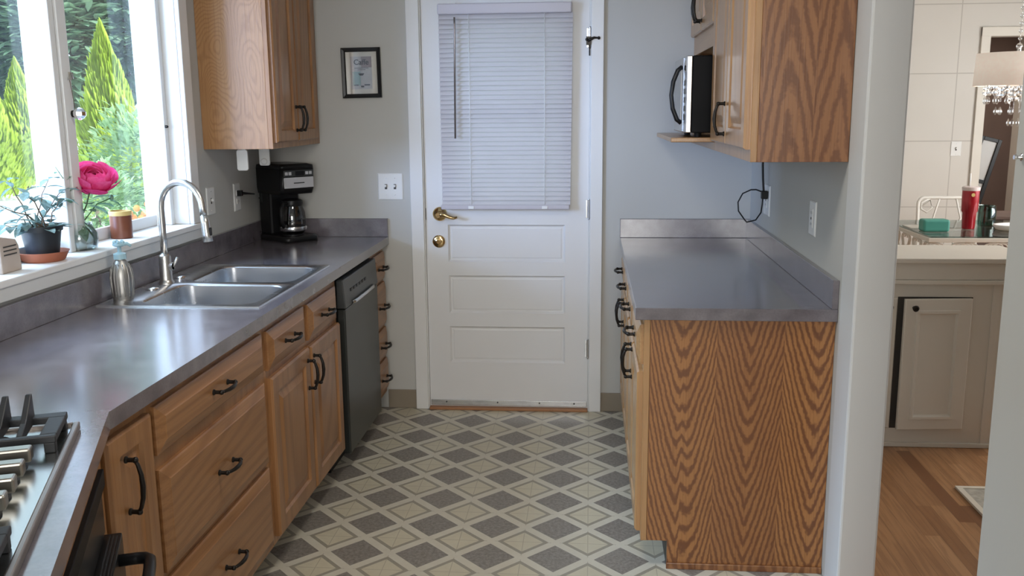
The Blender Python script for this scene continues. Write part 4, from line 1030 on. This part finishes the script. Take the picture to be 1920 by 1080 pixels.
for ring_, (n_, R_p, lo_, hi_, curl) in enumerate(((2, .014, -70, 82, -.2), (3, .022, -70, 74, 0), (4, .031, -72, 66, .06), (5, .040, -75, 55, .12), (5, .049, -78, 44, .2), (6, .056, -80, 28, .3), (6, .061, -82, 8, .38))):
    for k in range(n_):
        a = 2 * PI * k / n_ + ring_ * .7; wd_ = 2 * PI / n_ * 1.25; rows = []
        for i in range(7):
            u = i / 6; la = math.radians(lo_ + (hi_ - lo_) * u); ww = wd_ * (1 - .25 * u * u); row = []
            rad = R_p * (1 + curl * u ** 3)
            for j in range(7):
                q = (j - 3) / 3; aa = a + q * ww / 2; rr = rad * (1 + .06 * q) ; e = la - .12 * q * q * u
                row.append(rc + Vector((rr * math.cos(e) * math.cos(aa), rr * math.cos(e) * math.sin(aa), .85 * rr * math.sin(e))))
            rows.append(row)
        pt.loft(rows, True, closed=False)
pt.build('petals', 'petal', RO)
m = MB(); m.ball((VX + .06, VY + .152, ZS + .228), .009, 10, 8, 1.5); m.ball((VX + .05, VY + .135, ZS + .166), .008, 10, 8, 1.5); m.tube([(top.x + .005, top.y + .01, top.z - .02), (VX + .05, VY + .12, ZS + .222), (VX + .06, VY + .15, ZS + .228)], .0018, 6); m.build('buds', 'rose_leaf', RO)
# candle
CX, CY = -.076, -1.322
CD = thing('candle_jar', 'brown glass candle jar with a yellow rim at the end of the sill', 'candle', (CX, CY, ZS))
m = MB(); m.lathe([(.036, 0), (.039, .003), (.039, .092), (.036, .092), (.036, .075), (.002, .074)], (CX, CY, ZS), 30); m.build('jar', 'candle_brown', CD)
m = MB(); m.lathe([(.0395, .086), (.0405, .088), (.0405, .102), (.036, .103), (.036, .087)], (CX, CY, ZS), 30, cap0=False, cap1=False); m.build('rim', 'candle_rim', CD)
# beige box at the frame edge
BB = thing('slotted_box', 'beige slotted plastic box standing on the sill beside the potted plant', 'box', (-.06, -2.08, ZS))
m = MB(frame((-.075, -2.065, ZS), (0, 1, 0), (0, 0, 1), (1, 0, 0))); m.prism([(-.05, 0), (.048, 0), (.042, .075), (.030, .095), (-.04, .11), (-.05, .11)], -.035, .045); m.build('case', 'box_beige', BB, bevel=.004)
m = MB()
for k in range(3): m.box(-.0298, -.0288, -2.10, -2.038, ZS + .052 + k * .012, ZS + .056 + k * .012)
m.build('slot', 'dark_slot', BB)

# ------------------------------------------------------------------ dining room
DC = thing('dining_cabinet', 'low cream painted cabinet with two panel doors in the dining room', 'cabinet', (3.1, -.25, 0))
m = MB(); m.box(XD + .002, 3.62, -.43, -.06, .0, .765); m.build('body', 'cream_paint', DC, bevel=.002)
m = MB(); m.box(XD + .002, 3.64, -.452, -.03, .765, .785); m.box(XD + .002, 3.635, -.445, -.03, .785, .862); m.box(XD + .002, 3.65, -.462, -.03, .862, .884); m.build('worktop', 'cream_paint', DC, bevel=.004)
m = MB(); m.box(XD + .002, 3.63, -.442, -.43, 0, .022); m.build('base_moulding', 'cream_paint', DC, bevel=.003)
m = MB(); m.box(3.468, 3.50, -.436, -.43, .022, .765); m.build('stile', 'cream_paint', DC, bevel=.002)


def cream_door(cx0, cx1, z0, z1, swing, hinge_right, kx):
    w, h = cx1 - cx0, z1 - z0
    hx = cx1 if hinge_right else cx0
    T = Matrix.Translation((hx, -.431, (z0 + z1) / 2)) @ Matrix.Rotation(swing, 4, 'Z') @ frame((-w / 2 if hinge_right else w / 2, 0, 0), (1, 0, 0), (0, 0, 1), (0, -1, 0))
    q = MB(T); q.loft([rect(0, w, h, 0), rect(0, w, h, .014), rect(.004, w, h, .018), rect(.05, w, h, .018), rect(.053, w, h, .026), rect(.064, w, h, .026), rect(.072, w, h, .014)], cap0=True, cap1=True)
    d = q.build('door', 'cream_paint', DC)
    q = MB(T); q.lathe([(.008, .018), (.006, .028), (.013, .033), (.0145, .04), (.009, .046)], (kx, h / 2 - .038, 0), 14); q.build('knob', 'bronze_black', d)


cream_door(3.078, 3.378, .092, .702, math.radians(5), True, -.112)
cream_door(2.755, 3.055, .092, .702, 0, False, .112)
m = MB(); m.box(3.06, 3.385, -.4305, -.43, .088, .706); m.build('door_gap_shade', 'dark_slot', DC)  # dark sheet standing in for the shade behind the ajar door
# glass dining table
TX0, TX1, TY0, TY1, TZ = 3.76, 5.0, 1.22, 2.12, .75
DT = thing('dining_table', 'glass topped dining table on a scrolled white wire frame', 'table', (4.4, 1.67, 0))
m = MB(); m.box(TX0 + .012, TX1 - .012, TY0 + .012, TY1 - .012, TZ - .004, TZ + .006); m.build('glass_top', 'table_glass', DT)
m = MB(); m.box(TX0, TX1, TY0, TY0 + .025, TZ - .03, TZ - .004); m.box(TX0, TX1, TY1 - .025, TY1, TZ - .03, TZ - .004); m.box(TX0, TX0 + .025, TY0 + .025, TY1 - .025, TZ - .03, TZ - .004); m.box(TX1 - .025, TX1, TY0 + .025, TY1 - .025, TZ - .03, TZ - .004)
m.build('frame', 'wire_cream', DT, bevel=.003)
sc = MB(); rs = random.Random(3)
def scroll(m, o, u, L, h, r=.005):
    o, u = Vector(o), Vector(u); P = []
    for k in range(25):
        q = k / 24; a = q * 2 * PI * 1.15; P.append(o + u * (L * q + .03 * math.sin(a * 2)) + Vector((0, 0, -h / 2 + h * .45 * math.cos(a))))
    m.tube(P, r, 6)
for k in range(6):
    scroll(sc, (TX0 + .02 + k * .2, TY0 + .012, TZ - .03), (1, 0, 0), .2, .11); scroll(sc, (TX0 + .22 + k * .2, TY0 + .012, TZ - .03), (-1, 0, 0), .2, .11)
for k in range(4):
    scroll(sc, (TX0 + .012, TY0 + .03 + k * .21, TZ - .03), (0, 1, 0), .2, .11); scroll(sc, (TX0 + .012, TY0 + .23 + k * .21, TZ - .03), (0, -1, 0), .2, .11)
sc.tube([(TX0, TY0 + .012, TZ - .145), (TX1, TY0 + .012, TZ - .145)], .005, 6); sc.tube([(TX0 + .012, TY0, TZ - .145), (TX0 + .012, TY1, TZ - .145)], .005, 6)
sc.build('scrollwork', 'wire_cream', DT)
for (x, y) in ((TX0 + .02, TY0 + .02), (TX1 - .02, TY0 + .02), (TX0 + .02, TY1 - .02), (TX1 - .02, TY1 - .02)):
    m = MB(); cxx = .06 if x < 4.4 else -.06
    m.tube([(x, y, TZ - .03), (x + cxx * .6, y, .55), (x + cxx, y, .35), (x + cxx * .4, y, .15), (x, y, .008)], [.012, .011, .011, .011, .014], 8); m.build('leg', 'wire_cream', DT)


def wire_chair(name, label, x, y, rz):
    c = thing(name, label, 'chair', (x, y, 0), 'white wire chairs at the glass table', rz)
    m = MB(); P = [(-.21, .2, 0), (-.21, .21, .45), (-.215, .24, .82)]
    for k in range(1, 6): a = PI - PI / 2 * k / 5; P.append((-.175 + .04 * math.cos(a), .245, .82 + .055 * math.sin(a)))
    Q = [(-p[0], p[1], p[2]) for p in P[::-1]]; m.tube(P + Q, .0125, 8); m.build('back_frame', 'wire_white', c)
    m = MB()
    for sx in (-1, 1):
        m.tube([(sx * .2 * 1, .243, .80), (sx * .13, .243, .86), (sx * .11, .243, .80), (sx * .15, .24, .765), (sx * .19, .24, .79), (sx * .19, .243, .84), (sx * .13, .243, .87)], .007, 6)
        m.tube([(sx * .06, .245, .87), (sx * .1, .24, .72), (sx * .03, .235, .6), (sx * .08, .225, .47)], .007, 6)
    m.tube([(-.2, .225, .55), (.2, .225, .55)], .007, 6); m.build('back_scroll', 'wire_white', c)
    m = MB(); m.loft([rrect(0, 0, .42, .42, .09, .445), rrect(0, 0, .44, .44, .09, .46), rrect(0, 0, .40, .40, .09, .485)], True, True, True); m.build('seat', 'wire_white', c)
    for sx in (-1, 1):
        m = MB(); m.tube([(sx * .18, -.18, .445), (sx * .2, -.2, .2), (sx * .21, -.21, .0)], .0115, 8); m.build('leg', 'wire_white', c)
    return c


wire_chair('dining_chair', 'white wire dining chair behind the red tumbler on the far table side', 4.34, 2.28, 0)
# red tumbler with straw
UX, UY, UZ = 4.145, 1.62, TZ + .006
TU = thing('tumbler', 'tall red tumbler with handle and straw on the glass table', 'tumbler', (UX, UY, UZ))
m = MB(); m.lathe([(.036, 0), (.039, .004), (.042, .105), (.050, .118), (.052, .19), (.052, .255)], (UX, UY, UZ), 30); m.build('body', 'tumbler_red', TU)
m = MB(); m.lathe([(.053, .250), (.055, .254), (.055, .272), (.046, .276)], (UX, UY, UZ), 30); m.build('lid', 'tumbler_lid', TU)
m = MB(); m.tube([(UX - .01, UY, UZ + .27), (UX - .012, UY, UZ + .36)], .0055, 8); m.build('straw', 'white_plastic', TU)
m = MB(); m.tube([(UX + .02, UY + .046, UZ + .245), (UX + .032, UY + .086, UZ + .24), (UX + .034, UY + .092, UZ + .19), (UX + .032, UY + .086, UZ + .12), (UX + .02, UY + .042, UZ + .115)], .0085, 8); m.build('handle', 'tumbler_red', TU)
m = MB(); m.lathe([(.012, 0), (.012, -.002)], (UX - .004, UY - .0515, UZ + .225), 14, 'Y'); m.build('emblem', 'candle_rim', TU)
m = MB(); m.box(3.80, 3.965, 1.44, 1.54, UZ, UZ + .078); q = m.build('zip_case', 'turquoise', bevel=.014, seg=3); tag(q, 'turquoise soft case lying on the glass table beside the red tumbler', 'case')
GJ = MB(); GJ.lathe([(.05, 0), (.056, .004), (.058, .10), (.052, .12), (.054, .135), (.050, .135), (.048, .12), (.053, .10), (.051, .008), (.002, .006)], (4.33, 1.80, UZ), 28, cap1=False); GJ = GJ.build('glass_jar', 'green_glass'); tag(GJ, 'greenish glass jar behind the red tumbler on the table', 'jar')
TY_ = thing('serving_tray', 'white oval tray on the glass table beside the red tumbler', 'tray', (4.45, 1.58, UZ))
m = MB(); m.loft([[(4.47 + .19 * math.cos(a) * s_, 1.56 + .11 * math.sin(a) * s_, UZ + h) for a in [2 * PI * k / 32 for k in range(32)]] for s_, h in ((.75, .0), (.9, .004), (1.0, .028), (1.0, .036), (.93, .034), (.8, .012))], True, True, True); m.build('dish', 'white_plastic', TY_)
PL_ = MB(); PL_.box(3.78, 3.99, 1.62, 1.78, UZ, UZ + .006); q = PL_.build('letter', 'picture_mat'); tag(q, 'pale flat envelope lying behind the turquoise case on the table', 'envelope')

# chandelier
HX, HY = 4.27, 1.40
CH = thing('chandelier', 'drum shade chandelier with clear crystal drops hanging over the glass table', 'chandelier', (HX, HY, CEIL))
m = MB(); m.loft([[(HX + r * math.cos(2 * PI * k / 40), HY + r * math.sin(2 * PI * k / 40), z) for k in range(40)] for r, z in ((.238, 1.665), (.24, 1.665), (.232, 1.86), (.230, 1.86), (.236, 1.667))], True); m.build('lamp_shade', 'shade_linen', CH)
m = MB(); m.tube([(HX - .23, HY, 1.85), (HX + .23, HY, 1.85)], .004, 6); m.tube([(HX, HY - .23, 1.85), (HX, HY + .23, 1.85)], .004, 6); m.cyl((HX, HY, 1.64), .012, .26, 10); m.lathe([(.06, 1.66), (.06, 1.668)], (HX, HY, 0), 20); m.build('frame', 'silver', CH)
m = MB(); m.lathe([(.06, 0), (.06, -.015), (.02, -.03)], (HX, HY, CEIL), 20); m.build('ceiling_rose', 'silver', CH)
m = MB(); z = 1.905
while z < CEIL - .03:
    m.tube([(HX, HY, z), (HX, HY, z + .03)], .0016, 5); z += .045
m.build('chain', 'silver', CH)
z = 1.90
while z < CEIL - .04:
    b = MB(); b.ball((HX, HY, z), .012 if z > 1.93 else .02, 10, 6); b.build('bead', 'crystal', CH); z += .045
rs = random.Random(2)
for k in range(26):
    if k < 14: a = 2 * PI * k / 14; r = .165; z0 = 1.655; L = .05
    elif k < 23: a = 2 * PI * k / 9; r = .10; z0 = 1.64; L = .10
    else: a = 2 * PI * k / 3; r = .03; z0 = 1.62; L = .15
    x, y = HX + r * math.cos(a), HY + r * math.sin(a)
    b = MB(); b.tube([(x, y, z0 + .02), (x, y, z0 - L + .03)], .0013, 5); b.ball((x, y, z0), .017, 8, 5); b.ball((x, y, z0 - .03), .019, 8, 5)
    b.lathe([(.001, .0), (.011, -.022), (.012, -.034), (.006, -.046), (.001, -.05)], (x, y, z0 - L), 8)
    for i in range(len(b.sm)): b.sm[i] = False
    b.build('crystal', 'crystal', CH)
ld = bpy.data.lights.new('chandelier_bulb', 'POINT'); ld.energy = 7; ld.color = (1, .86, .7); ld.shadow_soft_size = .05; lo = bpy.data.objects.new('chandelier_bulb', ld); COL.objects.link(lo); lo.location = (0, 0, 1.76 - CEIL); lo.parent = CH
# doorway casing, hall, mirror
m = MB(); m.box(4.665, 4.735, YD - .018, YD, 0, 2.14); m.box(5.55, 5.62, YD - .018, YD, 0, 2.14); m.box(4.665, 5.62, YD - .02, YD, 2.07, 2.14); struct(m.build('trim_3', 'cream_paint', bevel=.003))
MR = thing('leaning_mirror', 'tilted black framed mirror seen through the dining room doorway', 'mirror', (5.02, 3.6, 0))
T = Matrix.Translation((4.913, 3.45, .976)) @ Matrix.Rotation(math.radians(14), 4, 'Y')
m = MB(T); m.box(-.09, -.058, -.02, .012, -.32, .32); m.box(.058, .09, -.02, .012, -.32, .32); m.box(-.058, .058, -.02, .012, .29, .32); m.box(-.058, .058, -.02, .012, -.32, -.29); m.box(-.058, .058, -.02, .012, -.06, -.03); m.build('frame', 'black_satin', MR, bevel=.003)
m = MB(T); m.box(-.058, .058, -.004, .006, -.29, .29); m.build('glass', 'mirror_face', MR)
m = MB(); m.box(4.65, 5.35, 3.32, 3.75, 0, .62); m.box(4.63, 5.37, 3.30, 3.77, .62, .645); q = m.build('hall_chest', 'brown_room', bevel=.004); tag(q, 'low dark brown chest below the tilted mirror beyond the doorway', 'chest')
plate('switch_plate', 'small cream light switch on the dining room panel wall', 'switch', frame((4.545, YD, 1.215), (1, 0, 0), (0, 0, 1), (0, -1, 0)), .08, .115, 'switch1')
RG = thing('area_rug', 'small speckled beige rug on the strip wood floor of the dining room', 'rug', (3.6, -1.45, 0))
m = MB(); m.box(3.205, 4.2, -2.0, -.935, .0005, .008); m.build('pile', 'rug_yarn', RG)
m = MB(); m.box(3.182, 3.205, -2.02, -.912, .0005, .010); m.box(3.205, 4.2, -.935, -.912, .0005, .010); m.build('binding', 'rug_edge', RG)
HK = MB(); HK.lathe([(.007, 0), (.007, -.002), (.004, -.004), (.003, -.008), (.006, -.012), (.004, -.015)], (XR, -2.862, 1.452), 14, 'X'); HK = HK.build('coat_peg', 'chrome'); tag(HK, 'small metal knob on the pale wall edge near the chandelier view', 'knob')
# unseen ceiling lamp, added to go with the kitchen fill light
CL = thing('added_ceiling_lamp', 'flat round ceiling lamp added out of view over the kitchen floor', 'lamp', (1.25, -2.3, CEIL))
m = MB(); m.lathe([(.17, -.001), (.17, -.03), (.15, -.035)], (1.25, -2.3, CEIL), 28); m.build('base', 'silver', CL)

# ------------------------------------------------------------------ outside
m = MB(); m.box(-70, -.25, -45, 60, -.5, -.12); struct(m.build('ground', 'concrete'))
m = MB(); m.box(-.25, 6.5, .16, 20, -.5, -.12); struct(m.build('ground_back', 'grass'))


def foliage(m, fn, n, L, w, seed, droop=.2):
    r = random.Random(seed)
    for k in range(n):
        p, d = fn(r); m.leaf(p, d, L * r.uniform(.6, 1.3), w * r.uniform(.6, 1.3), droop)


def conifer(x, y, h, rad, seed, label, n=6500):
    t = thing('arborvitae', label, 'tree', (x, y, -.12), 'lime arborvitae in the garden')
    def fn(r):
        u = r.random() ** .8; z = u * h; rr = rad * (1 - u) ** .82 * (.55 + .45 * min(1, u * 6 + .3)); a = r.uniform(0, 2 * PI); q = math.sqrt(r.uniform(.35, 1)) * (1 + .12 * math.sin(a * 5 + z * 6))
        return (x + rr * q * math.cos(a), y + rr * q * math.sin(a), z - .1), (math.cos(a) * .55 * (1 - u), math.sin(a) * .55 * (1 - u), 1.0)
    m = MB(); foliage(m, fn, n, .17 * h / 3, .07 * h / 3, seed, .1); m.build('foliage', 'lime_foliage', t)
    m = MB(); m.tube([(x, y, -.12), (x, y, h * .8)], [.06, .015], 8); m.build('trunk', 'bark', t)


def along(px, dist):
    """ground point seen towards picture column px at a distance from the camera (used to plant the garden)"""
    d = _f + _rr * ((px - 960) / FPX) + _uu * .193; d.z = 0; d.normalize(); return 1.6776 + d.x * dist, -4.641 + d.y * dist


cx_, cy_ = along(203, 15.5); conifer(cx_, cy_, 2.85, .68, 1, 'tallest lime green arborvitae seen through the window above the rose')
cx_, cy_ = along(38, 24); conifer(cx_, cy_, 2.75, .72, 2, 'slim lime arborvitae beside the window mullion at the driveway edge')
cx_, cy_ = along(-34, 21); conifer(cx_, cy_, 2.6, .80, 3, 'yellowish arborvitae farther along the driveway edge')


def shrub(name, label, x, y, h, rad, seed, mat, n, L, w, group=None, cat='shrub', z0=-.12, trunk=False):
    t = thing(name, label, cat, (x, y, z0), group)
    def fn(r):
        a = r.uniform(0, 2 * PI); b = math.acos(r.uniform(-.55, 1)); q = r.uniform(.6, 1) * (1 + .18 * math.sin(a * 3 + seed) * math.sin(b * 4))
        d = Vector((math.cos(a) * math.sin(b), math.sin(a) * math.sin(b), math.cos(b)))
        return Vector((x, y, z0 + h * .5)) + Vector((d.x * rad * q, d.y * rad * q, d.z * h * .5 * q)), d + Vector((r.uniform(-.6, .6), r.uniform(-.6, .6), r.uniform(-.4, .4)))
    m = MB(); foliage(m, fn, n, L, w, seed); m.build('foliage', mat, t)
    m = MB(); m.tube([(x, y, z0), (x, y, z0 + h * .6)], [.04 if not trunk else .22, .02], 8); m.build('trunk', 'bark', t)


x, y = along(262, 13.0); shrub('garden_shrub', 'pale green rounded shrub in front of the tall arborvitae', x, y, 1.7, .72, 21, 'shrub_foliage', 2200, .14, .06, 'garden shrubs')
x, y = along(165, 11.4); shrub('garden_shrub', 'low pale shrub at the foot of the tall arborvitae behind the rose', x, y, 1.05, .5, 22, 'shrub_foliage', 1500, .12, .05, 'garden shrubs')
x, y = along(238, 10.2); t = thing('flower_clump', 'clump of orange flowers outside below the shrub', 'flowers', (x, y, -.12)); m = MB(); rs = random.Random(9)
for k in range(40): m.leaf((x + rs.uniform(-.25, .25), y + rs.uniform(-.25, .25), rs.uniform(-.1, .62)), (rs.uniform(-1, 1), rs.uniform(-1, 1), .8), .12, .03)
m.build('leaves', 'shrub_foliage', t); m = MB()
for k in range(14): m.ball((x + rs.uniform(-.2, .2), y + rs.uniform(-.2, .2), rs.uniform(.45, .62)), .035, 8, 5)
m.build('blooms', 'orange_flower', t)
i = 0
for dist, h, r_, pxs in ((29, 6.2, 1.15, (-380, -130, 120, 370)), (32.6, 8.5, 1.25, (-255, -5, 245, 495)), (36.5, 11, 1.4, (-380, -130, 120, 370)), (40.8, 14, 1.5, (-255, -5, 245, 495)), (45.6, 18, 1.75, (-380, -130, 120, 370))):
    for px in pxs:
        x, y = along(px, dist + (i * 37 % 10) * .05); k = i % 2
        shrub('woodland_tree', ('mid green leafy tree in the wood beyond the driveway', 'darker green leafy tree in the wood beyond the driveway')[k], x, y, h, r_, 40 + i, ('wood_foliage', 'wood_foliage_dark')[k], 2600, .5, .30, ('mid green trees beyond the driveway', 'darker trees beyond the driveway')[k], 'tree', trunk=True); i += 1
for o in bpy.data.objects:
    for k in ('_org', '_local'):
        if k in o: del o[k]
